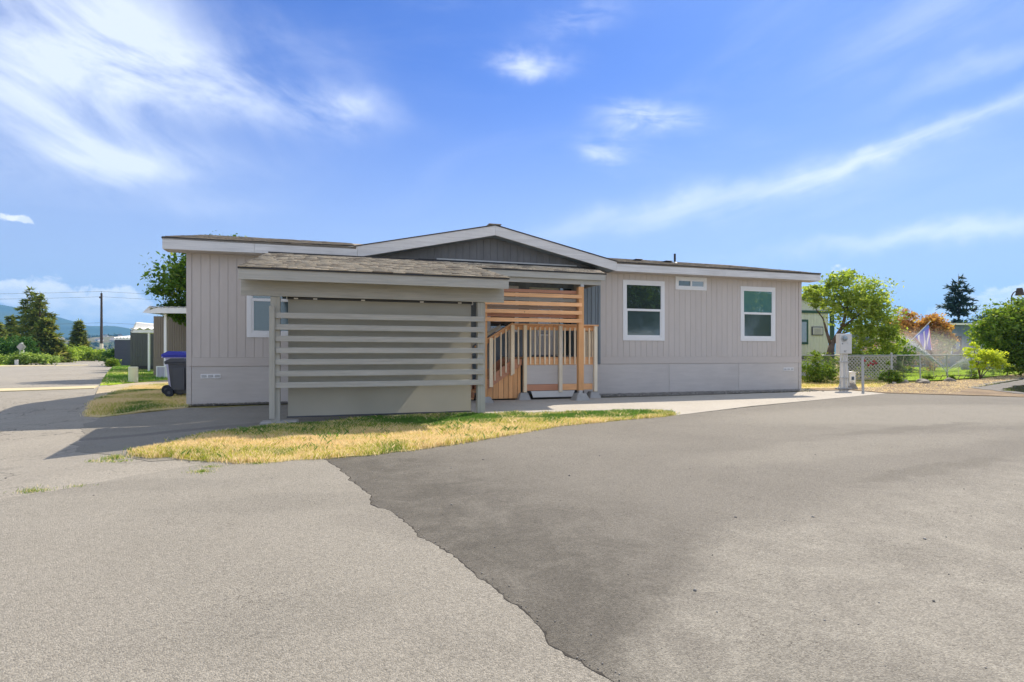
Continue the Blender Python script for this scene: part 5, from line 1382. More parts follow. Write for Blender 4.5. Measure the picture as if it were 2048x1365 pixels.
# ------------------------------------------------------------------ wheelie bins behind the corner of the home
def bin_(name, loc, rz, bodym, lidm, label):
    root = empty(name, loc, rz, label=label, cat='bin', group='wheeled bins beside the home')
    bm = bmesh.new(); r = bmesh.ops.create_cone(bm, cap_ends=True, segments=4, radius1=.30 * math.sqrt(2) * .78, radius2=.30 * math.sqrt(2), depth=.88)
    bmesh.ops.rotate(bm, verts=bm.verts, cent=(0, 0, 0), matrix=Matrix.Rotation(R(45), 3, 'Z')); bmesh.ops.translate(bm, vec=(0, 0, .52), verts=bm.verts)
    bmesh.ops.bevel(bm, geom=[e for e in bm.edges], offset=.03, segments=2, affect='EDGES'); bm_obj('body', bm, bodym, root)
    bm = bmesh.new(); add_box(bm, (-.33, .33), (-.33, .33), (.93, .98)); bm_obj('rim', bm, bodym if bodym is not lightpl else lidm, root)
    prism_xz('lid', root, [(-.37, .95), (.33, .95), (.34, .985), (.10, 1.075), (-.20, 1.085), (-.37, 1.0)], -.33, .33, lidm)
    bm = bmesh.new(); add_box(bm, (-.15, .17), (-.312, -.285), (.2, .82)); bm_obj('front_panel', bm, bodym, root)
    for y in (-.27, .27):
        w_ = tube('wheel', root, (-.26, y - .03, .12), (-.26, y + .03, .12), .12, rubber, n=20)
        tube('hub', w_, (-.26, y - .036, .12), (-.26, y + .036, .12), .045, greypl, n=12)
    tube('handle', root, (-.39, -.25, .93), (-.39, .25, .93), .018, bodym, n=8)
    tube('axle', root, (-.26, -.3, .12), (-.26, .3, .12), .012, galv, n=6)
    return root
bin_('wheelie_bin', Vector((-9.40, 16.05, .03)), R(3), greypl, greypl, 'dark grey wheeled bin nearest the corner of the home')
bin_('wheelie_bin', Vector((-9.98, 16.95, .03)), R(3), lightpl, bluepl, 'wheeled bin with a violet blue lid behind the grey one').scale = (1.12, 1.12, 1.19)

# ------------------------------------------------------------------ right side: neighbour with green trim
def rot_at(px, Y): return cpt(px, Y)
O = Vector((cpt(1670, 31).x, 31, 0))
n4 = empty('green_trim_home', (O.x, O.y, 0), R(14), label='cream home with dark green trim and porch beam beyond the wire fence', cat='house')
box('wall', n4, (-7, -.45), (.02, 8), (1.15, 3.55), creamwall)
x = -7
for (a, b, c, d) in [q for k in range(33) for q in rects_minus((-7 + k * .2, min(-7 + k * .2 + .192, -.45), 1.25, 3.5), [(-2.62, -1.78, 1.75, 3.1), (-1.55, -.82, 2.25, 2.72)])]:
    box('wall_board', n4, (a, b), (-.0, .02), (c, d), creamwall)
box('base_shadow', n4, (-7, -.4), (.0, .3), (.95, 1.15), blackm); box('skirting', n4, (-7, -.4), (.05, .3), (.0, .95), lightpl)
box('trim_beam', n4, (-7, -.1), (-.06, .0), (3.46, 3.60), greenpaint)
prism_xz('gable_fascia', n4, [(-7, 4.95), (-7, 5.2), (-2.6, 4.55), (.35, 3.95), (.35, 3.70), (-2.6, 4.28)], -.12, -.05, greenpaint)
prism_xz('gable_board', n4, [(-7, 3.6), (-7, 4.95), (-2.6, 4.28), (-.3, 3.80), (-.3, 3.6)], -.0, .05, creamwall)
bm = bmesh.new(); f = bm.faces.new([bm.verts.new(p) for p in ((-7, -.14, 5.2), (.37, -.14, 3.96), (.37, 8, 3.96), (-7, 8, 5.2))]); r = bmesh.ops.extrude_face_region(bm, geom=[f]); bmesh.ops.translate(bm, vec=(0, 0, .05), verts=[e for e in r['geom'] if isinstance(e, bmesh.types.BMVert)]); bmesh.ops.recalc_face_normals(bm, faces=bm.faces); bm_obj('roof', bm, shingd, n4)
box('porch_post', n4, (-.32, -.14), (-.12, .05), (0, 3.72), greenpaint, .01)
wf = box('window', n4, (-2.62, -1.78), (-.03, .02), (1.75, 3.1), greenpaint); box('pane', wf, (-.30, .30), (-.034, -.026), (-.55, .55), glass_blind)
ac = box('air_conditioner', n4, (-1.55, -.82), (-.05, .02), (2.25, 2.72), greypl); box('grille_frame', ac, (-.31, .31), (-.045, -.036), (-.19, .19), meterm)
for k in range(7): box('grille_slat', ac, (-.24, .24), (-.055, -.046), (-.155 + k * .046, -.155 + k * .046 + .026), greenish)

# the tree by the fence
O = Vector((cpt(1655, 26.5).x, 26.5, 0))
tree('garden_tree', O, 'light green spreading tree leaning over the fence behind the meter box',
     [((0, 0, 0), (.05, 0, .9), .20, .17), ((.05, 0, .9), (.25, .05, 1.75), .17, .13), ((.2, .05, 1.6), (-.05, 0, 2.3), .08, .06), ((-.05, 0, 2.3), (-.15, .1, 2.9), .06, .03), ((-.15, .1, 2.9), (-.8, 0, 3.7), .03, .015),
      ((.25, .05, 1.7), (.75, .1, 2.5), .11, .08), ((.75, .1, 2.5), (1.0, .1, 3.4), .08, .05), ((1.0, .1, 3.4), (1.1, .2, 4.4), .05, .02), ((.75, .1, 2.5), (1.6, -.1, 3.2), .06, .03), ((.5, .1, 2.1), (1.6, .1, 2.5), .05, .03), ((1.0, .1, 3.2), (.3, 0, 4.0), .04, .015), ((1.6, -.1, 3.2), (2.6, 0, 3.8), .035, .015), ((1.6, .1, 2.5), (2.7, 0, 2.3), .03, .015)],
     [((.75, 0, 4.5), (1.15, 1.0, .75)), ((-.6, 0, 3.9), (1.0, .8, .55)), ((1.9, 0, 4.0), (1.2, 1.0, .9)), ((1.2, 0, 3.4), (1.6, 1.1, .8)), ((2.3, 0, 2.9), (1.1, 1.0, .9)), ((2.55, 0, 2.2), (.95, .9, .8)), ((1.5, .2, 2.3), (1.0, .8, .6)), ((3.1, .1, 1.8), (.7, .7, .8)), ((1.5, .3, 1.6), (.9, .7, .6)), ((-.2, 0, 4.2), (.6, .6, .4))],
     16000, .072, lm_light, 81, 330, .24, shell=.35)
for (px, Y, bl, n, sz, m, lab, sd) in [
    (1632, 22.6, [((-.3, 0, .45), (.55, .4, .5)), ((.15, 0, .55), (.5, .4, .6)), ((.5, 0, .35), (.45, .4, .4)), ((.0, 0, 1.0), (.2, .2, .35))], 5500, .04, lm_bush, 'sunlit leafy bush at the right corner of the home', 91),
    (1640, 25.8, [((0, 0, .9), (.7, .5, .4))], 900, .05, lm_bush, 'sparse shrub under the garden tree behind the fence', 92),
    (1722, 27.0, [((-.7, 0, .5), (.6, .5, .55)), ((.5, 0, .7), (.7, .5, .7)), ((-.2, 0, 1.0), (.5, .4, .5))], 4200, .055, lm_bush, 'tangled green shrub behind the lattice panel', 93),
    (1797, 25.9, [((0, 0, .35), (.3, .3, .4)), ((-.1, 0, .7), (.2, .2, .3))], 1500, .05, lm_bush, 'bush growing against the near side of the lattice end', 94),
    (1776, 23.4, [((-.1, 0, .25), (.28, .3, .28)), ((.22, 0, .22), (.32, .3, .25)), ((.05, 0, .6), (.14, .15, .3))], 2600, .035, lm_bush, 'green weed clump at the foot of the fence corner post', 95),
    (1790, 31.0, [((0, 0, .9), (1.1, .8, .9)), ((-1.2, 0, .8), (.8, .7, .7))], 5000, .07, lm_maple, 'dark rounded shrub under the garden tree at the lawn edge', 96),
    (1808, 36.0, [((-1.0, 0, 1.2), (1.5, 1.0, 1.3)), ((.9, 0, 1.1), (1.3, 1.0, 1.2)), ((.2, 0, 2.0), (1.2, 1.0, .6))], 8000, .07, lm_red, 'dusky red leaved shrub behind the sprinkler mist', 97),
    (1809, 42.0, [((-.1, 0, 3.75), (.85, .8, .75)), ((.5, 0, 3.1), (.7, .8, .6)), ((-.8, 0, 3.0), (.9, 1, .7)), ((.2, 0, 1.6), (.7, .8, 1.2))], 7000, .09, lm_orange, 'orange gold tree top behind the red shrub', 98),
    (1860, 40.0, [((.0, 0, 3.3), (.75, .7, .75)), ((-.2, 0, 2.7), (.8, .7, .7)), ((.75, 0, 2.7), (.75, .7, .7)), ((1.2, 0, 2.3), (.5, .6, .5))], 8000, .085, lm_orange, 'bright orange maple in front of the blue building', 99),
    (1868, 39.5, [((.0, 0, 1.7), (.9, .8, .9)), ((.8, 0, 2.0), (.6, .6, .55))], 4200, .085, lm_gold, 'yellow green lower growth under the orange maple', 100),
    (1960, 27.5, [((-.15, 0, 1.25), (.7, .55, .35)), ((.45, 0, 1.05), (.6, .5, .35)), ((-.4, 0, 1.6), (.3, .3, .22)), ((.9, 0, .85), (.45, .4, .35)), ((.0, 0, .7), (.35, .3, .4))], 4600, .05, lm_yel, 'bright yellow green shrub leaning through the wire fence', 101),
    (1995, 30, [((.6, 0, 2.7), (1.5, 1.3, 1.15)), ((1.8, 0, 3.2), (1.6, 1.4, 1.0)), ((-.3, 0, 2.2), (.8, 1.0, .7)), ((3.4, 0, 2.8), (2.2, 1.8, 1.6)), ((1.6, .3, 1.7), (2.0, 1.2, .8)), ((2.2, .2, .9), (2.0, 1.1, .8)), ((.6, .2, 1.2), (1.0, .9, .7))], 30000, .085, lm_bush, 'large dense green bush filling the right edge under the lamp', 102)]:
    bush('garden_shrub', cpt(px, Y), bl, n, sz, m, sd, max(30, n // 60), lab, 'shrub', spread=.28, shell=.5, stems=(sd != 102))
for px, py, w, lab, sd in ((1855, 764, .22, 'small green tuft beside the rock under the second fence post', 111), (1902, 762, .14, 'low weed tuft by the third fence post', 112), (1949, 757, .3, 'small dark plant at the foot of the yellow shrub', 113), (1988, 752, .3, 'round dark green plant right of the yellow shrub', 114), (2021, 745, .38, 'round clipped plant near the right edge', 115)):
    x, y = gnd(px, py)
    bush('border_plant', (x, y, 0), [((0, 0, w * .7), (w, w, w * .8))], 700, .035, lm_bush, sd, 20, lab, 'plant')

# conifers on the right skyline
conifer('spruce_tree', cpt(1917, 95), 14.8, 3.0, 'ragged dark spruce standing high above the skyline on the right', 121, lm_cond, None, bare=.52, density=.95, sz=.34, gap=.30, droop=.12)
conifer('spruce_tree', cpt(1914, 92), 7.0, 2.4, 'lower dark spruce under the ragged tall one', 122, lm_cond, None, density=1.2, sz=.3)
for px, Y, z, r, lab, sd in ((1832, 85, 3.6, 2.0, 'dark round tree left of the orange maple on the skyline', 123), (1893, 88, 4.8, 1.6, 'dark tree between orange maple and spruce', 124), (1934, 84, 5.4, 2.4, 'dark bluish tree right of the spruce', 125), (1985, 80, 6.0, 2.4, 'dark skyline tree behind the large green bush', 126), (1960, 90, 4.4, 2.0, 'low dark tree behind the blue building roof', 127)):
    bush('skyline_tree', cpt(px, Y), [((0, 0, z * .75), (r, r, z * .42)), ((-r * .5, 0, z * .55), (r * .8, r, z * .3)), ((r * .6, 0, z * .6), (r * .7, r, z * .3))], 4200, .2, lm_cond, sd, 60, lab, 'tree')

# blue building beyond the garden
O = cpt(1905, 50)
n5 = empty('blue_building', (O.x, O.y, 0), R(8), label='low slate blue building with a white roof edge and white end bay', cat='building')
box('wall', n5, (.0, 6), (.02, 6), (0, 3.8), bluewall); box('wall', n5, (-2.4, .0), (.05, 6), (0, 3.2), whitep)
wall_boards(n5, .95, 5.5, .02, 0, 2.85, bluewall, .3); wall_boards(n5, -.1, 5.5, .0, 2.9, 3.75, bluewall, .3, name='upper_board')
box('roof_edge', n5, (-2.6, 6.3), (-.3, 6.2), (3.80, 3.95), whiteroof)
box('door', n5, (.1, .9), (-.02, .03), (.1, 2.8), blackm); box('window', n5, (.28, .72), (-.035, -.018), (1.6, 2.3), glass_dark)
for k in range(3): box('panel', n5, (-2.35 + k * .78, -2.35 + k * .78 + .76), (.02, .05), (.9, 2.9), whitep)
box('low_wall', n5, (-5, .9), (-.4, -.2), (0, 1.2), bluewall)
# long low building hidden by the trees
O = cpt(1795, 60)
n6 = empty('far_home', (O.x, O.y, 0), R(5), label='sliver of a pale home roof showing over the red shrubs', cat='house')
box('wall', n6, (-1, 6), (0, 6), (0, 3.9), bluewall); box('roof_edge', n6, (-1.3, 6.3), (-.3, 6.2), (3.9, 4.15), whiteroof)
# dark board fence at the far right
O = gnd(1992, 744)
bf = empty('board_fence', (O[0], O[1] + 3.0, 0), R(-6), label='dark grey board fence behind the wire fence at the right edge', cat='fence')
for k in range(44): box('board', bf, (k * .15, k * .15 + .143), (0, .02), (0, 1.22), navywall if k % 3 else bluewall)
box('rail', bf, (0, 6.6), (.022, .06), (.9, 1.0), navywall)

# ------------------------------------------------------------------ chain link fence
fence_pts = [W(17.0, 6.4), Vector((cpt(1783, 24.4).x, 24.4, 0)), Vector((cpt(1841, 25.6).x, 25.6, 0)), Vector((cpt(1895, 26.9).x, 26.9, 0)), Vector((cpt(1942.5, 28.4).x, 28.4, 0)), Vector((cpt(2015, 31.0).x, 31.0, 0)), Vector((cpt(2100, 34).x, 34, 0)), Vector((cpt(2250, 40).x, 40, 0))]
cf = empty('chain_link_fence', fence_pts[1], 0, label='galvanised chain link fence running past the garden on the right', cat='fence')
FH = 1.17
def rel(p): return Vector(p) - fence_pts[1]
for i, p in enumerate(fence_pts):
    if i == 0: continue
    q = rel(p); r_ = .040 if i == 1 else .030
    po = tube('fence_post', cf, q, q + Vector((-.04 if i in (2, 3) else 0, 0, FH + (.06 if i == 1 else .0))), r_, galv, n=12)
    bm = bmesh.new(); bmesh.ops.create_uvsphere(bm, u_segments=10, v_segments=6, radius=r_ * 1.25, matrix=Matrix.Translation(q + Vector((0, 0, FH + (.07 if i == 1 else .02))))); bm_obj('post_cap', bm, galv, po, smooth=True)
for a, b in zip(fence_pts[:-1], fence_pts[1:]):
    A_, B_ = rel(a), rel(b)
    tube('top_rail', cf, A_ + Vector((0, 0, FH)), B_ + Vector((0, 0, FH)), .021, galv, n=8)
    L = (B_ - A_).length; d = (B_ - A_) / L; pitch = .09; V = []; F = []
    nrm = Vector((-d.y, d.x, 0)); hgt = FH - .04
    k = -int(hgt / pitch) - 1
    while k * pitch < L:
        for sgn in (1, -1):
            s0_ = k * pitch; s1_ = s0_ + hgt
            u0, z0, u1, z1 = (s0_, .03, s1_, .03 + hgt) if sgn > 0 else (s1_, .03, s0_, .03 + hgt)
            pts2 = []
            for (ua, za, ub, zb) in ((u0, z0, u1, z1),):
                lo, hi = 0, 1
                du = ub - ua
                t0_, t1_ = 0.0, 1.0
                if du > 0: t0_ = max(t0_, (0 - ua) / du); t1_ = min(t1_, (L - ua) / du)
                else: t0_ = max(t0_, (L - ua) / du); t1_ = min(t1_, (0 - ua) / du)
                if t1_ - t0_ < .02: continue
                pa = A_ + d * (ua + du * t0_) + Vector((0, 0, za + (zb - za) * t0_)); pb = A_ + d * (ua + du * t1_) + Vector((0, 0, za + (zb - za) * t1_))
                wdir = Vector((0, 0, 1)) * .0030; n_ = nrm * (.0030) ; off = nrm * (.003 * sgn)
                i0 = len(V)
                for pq in (pa, pb):
                    for (e1, e2) in ((1, 0), (-.5, .87), (-.5, -.87)): V.append(tuple(pq + off + wdir * e1 + n_ * e2))
                for e in range(3): F.append((i0 + e, i0 + (e + 1) % 3, i0 + 3 + (e + 1) % 3, i0 + 3 + e))
        k += 1
    np_mesh('wire_mesh', V, F, 4, galv, cf, kind='stuff')
# lone post nearer the drive
x, y = gnd(1726, 785)
lp = empty('lone_post', (x, y, 0), 0, label='lone grey steel post standing in front of the lattice panel', cat='post')
tube('shaft', lp, (0, 0, 0), (-.02, 0, 1.13), .040, galv, n=14); tube('cap', lp, (-.02, 0, 1.13), (-.02, 0, 1.15), .044, galv, n=14)
# lattice panel
la = empty('lattice_panel', Vector((cpt(1690, 25.6).x, 25.6, 0)), R(6), label='weathered diagonal lattice panel behind the fence with climbing roses', cat='lattice')
LL, LH = 2.55, .98
for sgn in (1, -1):
    k = -6
    while k * .17 < LL:
        a0 = k * .17; t0_ = max(0, -a0 / LH); t1_ = min(1, (LL - a0) / LH)
        if t1_ > t0_ + .05:
            u0, u1 = a0 + LH * t0_, a0 + LH * t1_; z0, z1 = LH * t0_, LH * t1_
            if sgn < 0: u0, u1 = LL - u0, LL - u1
            bm = bmesh.new(); pa = Vector((u0, .008 * sgn, z0 + .12)); pb = Vector((u1, .008 * sgn, z1 + .12)); dd = (pb - pa); ll = dd.length; add_box(bm, (0, ll), (-.004, .004), (-.022, .022))
            bm_obj('lattice_strip', bm, latticem, la, loc=pa, rot=(0, -math.atan2(dd.z, dd.x), 0))
        k += 1
box('frame_rail', la, (0, LL), (-.02, .02), (LH + .10, LH + .15), latticem); box('frame_rail', la, (0, LL), (-.02, .02), (.06, .11), latticem)
rr = random.Random(8)
for k, (px, py) in enumerate(((1741, 727), (1746, 729), (1737, 731), (1729, 722), (1752, 727), (1748, 723))):
    c_ = at(px, py, 25.2); bm = bmesh.new()
    for q in range(14):
        n_ = Vector((rr.gauss(0, 1), rr.gauss(0, 1), rr.gauss(0, 1))).normalized(); t_ = n_.cross(Vector((.3, .2, 1))).normalized() * .05; s_ = n_.cross(t_).normalized() * .05; o_ = n_ * .035
        bm.faces.new([bm.verts.new(o_ - t_), bm.verts.new(o_ + s_), bm.verts.new(o_ + t_), bm.verts.new(o_ - s_)])
    bm_obj('rose', bm, flowerred, None, loc=c_, label=('largest red rose bloom in the middle of the cluster above the lattice', 'red rose bloom at the lower right of the cluster above the lattice', 'lowest red rose bloom at the left of the cluster above the lattice', 'highest and leftmost red rose bloom, set apart above the lattice', 'rightmost red rose bloom of the cluster above the lattice', 'upper right red rose bloom of the cluster above the lattice')[k], cat='flower', group='red roses climbing the lattice')

# meter pedestal beside the home
x, y = gnd(1688, 781)
mt = empty('electric_meter', (x, y, 0), R(4), label='tall pale electric meter box on bundled conduits at the corner of the home', cat='meter')
box('cabinet', mt, (-.215, .215), (-.10, .12), (1.24, 1.92), meterm, .012)
bm = bmesh.new(); add_box(bm, (-.19, .19), (-.112, -.10), (1.27, 1.60)); bm_obj('cabinet_door', bm, meterm, mt)
ring = tube('meter_ring', mt, (-.06, -.10, 1.755), (-.06, -.13, 1.755), .105, galv, n=24)
bm = bmesh.new(); bmesh.ops.create_uvsphere(bm, u_segments=20, v_segments=10, radius=.085, matrix=Matrix.Translation((-.06, -.13, 1.755)) @ Matrix.Diagonal((1, .8, 1, 1))); bm_obj('meter_dome', bm, glass_blind, ring, smooth=True)
tube('lock', mt, (-.13, -.10, 1.58), (-.13, -.118, 1.58), .016, blackm, n=10); tube('lock', mt, (.05, -.10, 1.60), (.05, -.118, 1.60), .012, galv, n=10)
def glyph_box(parent, x0, z0, txt, s, y, m):
    seg = {'6': [(0, 0, 1, .2), (0, 0, .25, 2), (0, 1.8, 1, 2), (0, .9, 1, 1.1), (.75, 0, 1, 1)], '2': [(0, 0, 1, .2), (0, 0, .25, 1), (0, .9, 1, 1.1), (.75, 1, 1, 2), (0, 1.8, 1, 2)]}
    bm = bmesh.new()
    for i, ch in enumerate(txt):
        for a, b, c, d in seg[ch]: add_box(bm, (x0 + (i * 1.5 + a) * s, x0 + (i * 1.5 + c) * s), (y - .001, y + .001), (z0 + b * s, z0 + d * s))
    return bm_obj('number_marks', bm, m, parent)
glyph_box(mt, -.075, 1.30, '62', .030, -.114, blackm)
for dx_, r_ in ((-.12, .030), (.03, .036), (.12, .026), (-.03, .022)): tube('conduit', mt, (dx_, .01, 0), (dx_ * .9, .01, 1.24), r_, meterm, n=12)
tube('cable', mt, (-.12, -.02, .32), (-.26, -.05, .02), .014, galv, n=8); tube('cable', mt, (.12, .0, .9), (.20, .0, .0), .02, galv, n=8)
for z in (.95, .42): box('strap', mt, (-.16, .16), (-.045, .055), (z, z + .035), galv)
bm = bmesh.new(); add_box(bm, (-.24, .24), (-.10, .14), (0, .09)); bmesh.ops.bevel(bm, geom=list(bm.edges), offset=.02, segments=1, affect='EDGES'); bm_obj('footing', bm, concrete, mt)
mg = tube('gas_meter_pipe', None, (x + .42, y + .8, 0), (x + .42, y + .8, .98), .055, meterm, n=14, label='stubby grey pipe standing just right of the electric meter', cat='pipe')
x, y = gnd(1703.5, 772)
ub = empty('service_box', (x, y, .0), R(-3), label='small white service box with a blue plate behind the boulder', cat='utility box')
bm = bmesh.new(); add_box(bm, (-.105, .105), (-.08, .08), (.0, .50)); bmesh.ops.bevel(bm, geom=list(bm.edges), offset=.01, segments=2, affect='EDGES'); bm_obj('body', bm, whitep, ub)
prism_xz('hood', ub, [(-.12, .50), (.12, .50), (.12, .53), (.0, .56), (-.12, .54)], -.10, .09, whitep)
box('plate', ub, (-.055, .05), (-.088, -.081), (.22, .36), bluewall); box('plate_mark', ub, (-.02, .012), (-.092, -.089), (.26, .32), blackm)

def rock(px, py, w, h, label, seed):
    x, y = gnd(px, py); rn = random.Random(seed)
    bm = bmesh.new(); bmesh.ops.create_icosphere(bm, subdivisions=3, radius=1)
    from mathutils import noise as mn
    for v in bm.verts:
        d = 1 + .28 * mn.noise(v.co * 1.3 + Vector((seed, 0, 0))) + .12 * mn.noise(v.co * 3.1 + Vector((0, seed, 0)))
        v.co = Vector((v.co.x * w * d, v.co.y * w * .75 * d, max(-.2, v.co.z) * h * d))
    return bm_obj('rock', bm, rockm, None, loc=(x, y + w * .6, h * .1), rot=(0, 0, rn.uniform(0, 6)), label=label, cat='rock')
rock(1708, 781, .26, .25, 'buff boulder in front of the small white service box', 1)
rock(1807, 767, .25, .20, 'brown rock between the fence corner post and the second post', 2)
rock(1852, 769, .30, .20, 'flat dark rock under the second fence post', 3)
rock(1906, 765, .28, .17, 'flat brown rock under the third fence post', 4)
rock(1790, 770, .12, .10, 'small brown stone at the fence corner', 5)
rock(1968, 755, .16, .12, 'pale little rock among the small plants', 6)
# thin stakes and low garden edging
for i, (px, top, lab) in enumerate(((1806, 712, 'thin leaning bamboo stake on the lawn behind the fence'), (1867, 722, 'short garden stake in the middle of the lawn'), (1917, 722, 'short garden stake right of the sprinkler'))):
    a_ = Vector((cpt(px, 30).x, 30, 0)); a_.x -= .15 if i == 0 else 0
    tube('stake', None, a_, at(px + (2 if i == 0 else 0), top, 30), .014, stickm, n=6, label=lab, cat='stake')
ed = empty('rustic_edging', (cpt(1882, 26.6).x, 26.4, 0), R(20), label='low rustic rail edging of crossed sticks under the fence', cat='edging')
for k in range(9):
    tube('stick', ed, (-1.6 + k * .42, 0, 0), (-1.35 + k * .42, 0, .24), .014, barkm, n=6); 
tube('stick_rail', ed, (-1.7, 0, .17), (2.3, 0, .22), .016, barkm, n=6)

# flag on a slanted pole
fl = empty('garden_flag', at(1828, 676, 34) - Vector((0, 0, 0)), 0, label='violet flag with pale diagonal stripes hanging behind the sprinkler spray', cat='flag')
o_ = fl.location
tube('flag_pole', fl, Vector((-.15, 0, -.15)), at(1858, 646, 34) - o_ + Vector((.1, 0, .1)), .018, whitep, n=8)
def flag_mat():
    m, t, b = new_mat('flag cloth'); tc = t.new('ShaderNodeTexCoord')
    x_, y_, z_ = t.sep(tc.outputs['UV'])[:3]
    s = t.m('FRACT', t.m('MULTIPLY', t.m('ADD', x_, t.m('MULTIPLY', y_, .55)), 2.6))
    c = t.mix(t.m('GREATER_THAN', s, .70), (.12, .10, .50), (.62, .60, .66))
    c = t.mix(t.m('GREATER_THAN', t.m('ABSOLUTE', t.m('SUBTRACT', x_, .5)), .46), c, (.62, .16, .16))
    c = t.mix(t.m('LESS_THAN', y_, .12), c, (.10, .16, .50))
    t.l.new(c, b.inputs['Base Color']); b.inputs['Roughness'].default_value = .7
    tr = t.new('ShaderNodeBsdfTranslucent'); t.l.new(c, tr.inputs[0]); mx = t.new('ShaderNodeMixShader'); mx.inputs[0].default_value = .4
    t.l.new(b.outputs[0], mx.inputs[1]); t.l.new(tr.outputs[0], mx.inputs[2]); t.l.new(mx.outputs[0], t.n['Material Output'].inputs[0])
    return m
c0, c1, c2, c3 = (at(1829, 673, 34) - o_, at(1857, 650, 34) - o_, at(1863, 701, 34) - o_, at(1849, 699, 34) - o_)
bm = bmesh.new(); uvl = bm.loops.layers.uv.new('UVMap'); NN = 14; vv = {}
for i in range(NN + 1):
    for j in range(NN + 1):
        a_, b_ = i / NN, j / NN
        p = (c0 * (1 - a_) + c1 * a_) * (1 - b_) + (c3 * (1 - a_) + c2 * a_) * b_
        p = p + Vector((0, .06 * math.sin(a_ * 11) * (.3 + b_) + .03 * math.sin(b_ * 7 + a_ * 3), 0))
        vv[i, j] = (bm.verts.new(p), a_, b_)
for i in range(NN):
    for j in range(NN):
        q = [vv[i, j], vv[i + 1, j], vv[i + 1, j + 1], vv[i, j + 1]]
        f = bm.faces.new([e[0] for e in q])
        for lp_, e in zip(f.loops, q): lp_[uvl].uv = (e[1], e[2])
bm_obj('flag_cloth', bm, flag_mat(), fl, smooth=True)

# street lamp over the big bush
O = cpt(2023, 42)
sl_ = empty('street_lamp', O, 0, label='dark goose neck street lamp rising behind the large green bush', cat='street lamp')
tube('pole', sl_, (0, 0, 0), (0, 0, 5.45), .07, polem, .05, 12)
bm = bmesh.new(); prev = Vector((0, 0, 5.4))
for k in range(1, 9):
    a_ = k / 8 * R(90); p = Vector((.42 * (1 - math.cos(a_)), 0, 5.4 + .52 * math.sin(a_))); add_tube(bm, prev, p, .04, .04, 8); prev = p
bm_obj('arm', bm, polem, sl_)
tube('lamp_head', sl_, (.62, 0, 5.66), (.60, 0, 6.16), .27, polem, .17, 14); tube('lamp_rim', sl_, (.63, 0, 5.62), (.63, 0, 5.68), .30, polem, .29, 14); tube('bulb', sl_, (.63, 0, 5.50), (.63, 0, 5.63), .08, whitep, .12, 10)

# sprinkler and its spray
hx = at(1893, 742, 30.0); hx.z = .12
sp = empty('sprinkler', (hx.x, hx.y, 0), 0, label='small lawn sprinkler head throwing jets of water', cat='sprinkler')
tube('riser', sp, (0, 0, 0), (0, 0, .26), .03, blackm, n=10); tube('nozzle', sp, (0, 0, .26), (-.05, 0, .31), .02, galv, n=8)
wm, t_, b_ = new_mat('water spray')
b_.inputs['Base Color'].default_value = (.93, .95, .98, 1); b_.inputs['Roughness'].default_value = .2
tr_n = t_.new('ShaderNodeBsdfTranslucent'); tr_n.inputs[0].default_value = (.95, .97, 1, 1)
mx_ = t_.new('ShaderNodeMixShader'); mx_.inputs[0].default_value = .6
t_.l.new(b_.outputs[0], mx_.inputs[1]); t_.l.new(tr_n.outputs[0], mx_.inputs[2]); t_.l.new(mx_.outputs[0], t_.n['Material Output'].inputs[0])
rn_ = np.random.default_rng(77)
src = np.array([hx.x, hx.y, .32])
D = []; S_ = []
def jet(end, rise, n, spread, s):
    end = np.array(end); t = rn_.random(n) ** .8
    p = src + (end - src) * t[:, None]; p[:, 2] += rise * t * (1 - t) * 2.2
    p += rn_.normal(size=(n, 3)) * (spread * (.05 + t ** 1.5))[:, None]
    p[:, 2] -= np.abs(rn_.normal(size=n)) * spread * 1.3 * t
    D.append(p); S_.append(np.full(n, s) * rn_.uniform(.5, 1.3, n))
e1 = at(1802, 676, 33); e2 = at(1946, 716, 29.5)
jet(e1, .30, 15000, .14, .0115); jet(e2, .22, 6500, .10, .009)
jet(at(1790, 700, 35), .7, 3800, .8, .0055); jet(at(1850, 690, 35), 1.1, 2600, .9, .005)
jet(at(2010, 715, 33), .5, 2600, .6, .0055)
p = np.concatenate(D); s = np.concatenate(S_)[:, None]; ok = p[:, 2] > .05; p, s = p[ok], s[ok]; n = len(p)
a_ = rn_.normal(size=(n, 3)); a_ /= np.linalg.norm(a_, axis=1)[:, None]; b_ = np.cross(a_, rn_.normal(size=(n, 3))); b_ /= np.linalg.norm(b_, axis=1)[:, None]; c_ = np.cross(a_, b_)
tet = np.stack([p + a_ * s, p - a_ * s * .3 + b_ * s, p - a_ * s * .3 - b_ * s * .5 + c_ * s * .8, p - a_ * s * .3 - b_ * s * .5 - c_ * s * .8], 1)
bi = np.arange(n)[:, None] * 4
F = np.concatenate([bi + np.array(q) for q in ((0, 1, 2), (0, 2, 3), (0, 3, 1), (1, 3, 2))])
np_mesh('water_drops', tet.reshape(-1, 3), F, 3, wm, kind='stuff', label='white jets and fine drops of water thrown by the sprinkler', cat='water')
mist, t_, b_ = new_mat('fine mist')
t_.n.clear(); out_ = t_.new('ShaderNodeOutputMaterial'); pv = t_.new('ShaderNodeVolumePrincipled')
pv.inputs['Color'].default_value = (.95, .96, 1, 1); pv.inputs['Anisotropy'].default_value = .5
tc_ = t_.new('ShaderNodeTexCoord'); ob = tc_.outputs['Object']
ln = t_.new('ShaderNodeVectorMath', operation='LENGTH'); t_.l.new(ob, ln.inputs[0])
dn = t_.m('MULTIPLY', t_.m('SUBTRACT', 1, t_.ss(ln.outputs['Value'], .15, 1.0)), .20)
t_.l.new(dn, pv.inputs['Density']); t_.l.new(pv.outputs[0], out_.inputs['Volume'])
bm = bmesh.new(); bmesh.ops.create_icosphere(bm, subdivisions=3, radius=1)
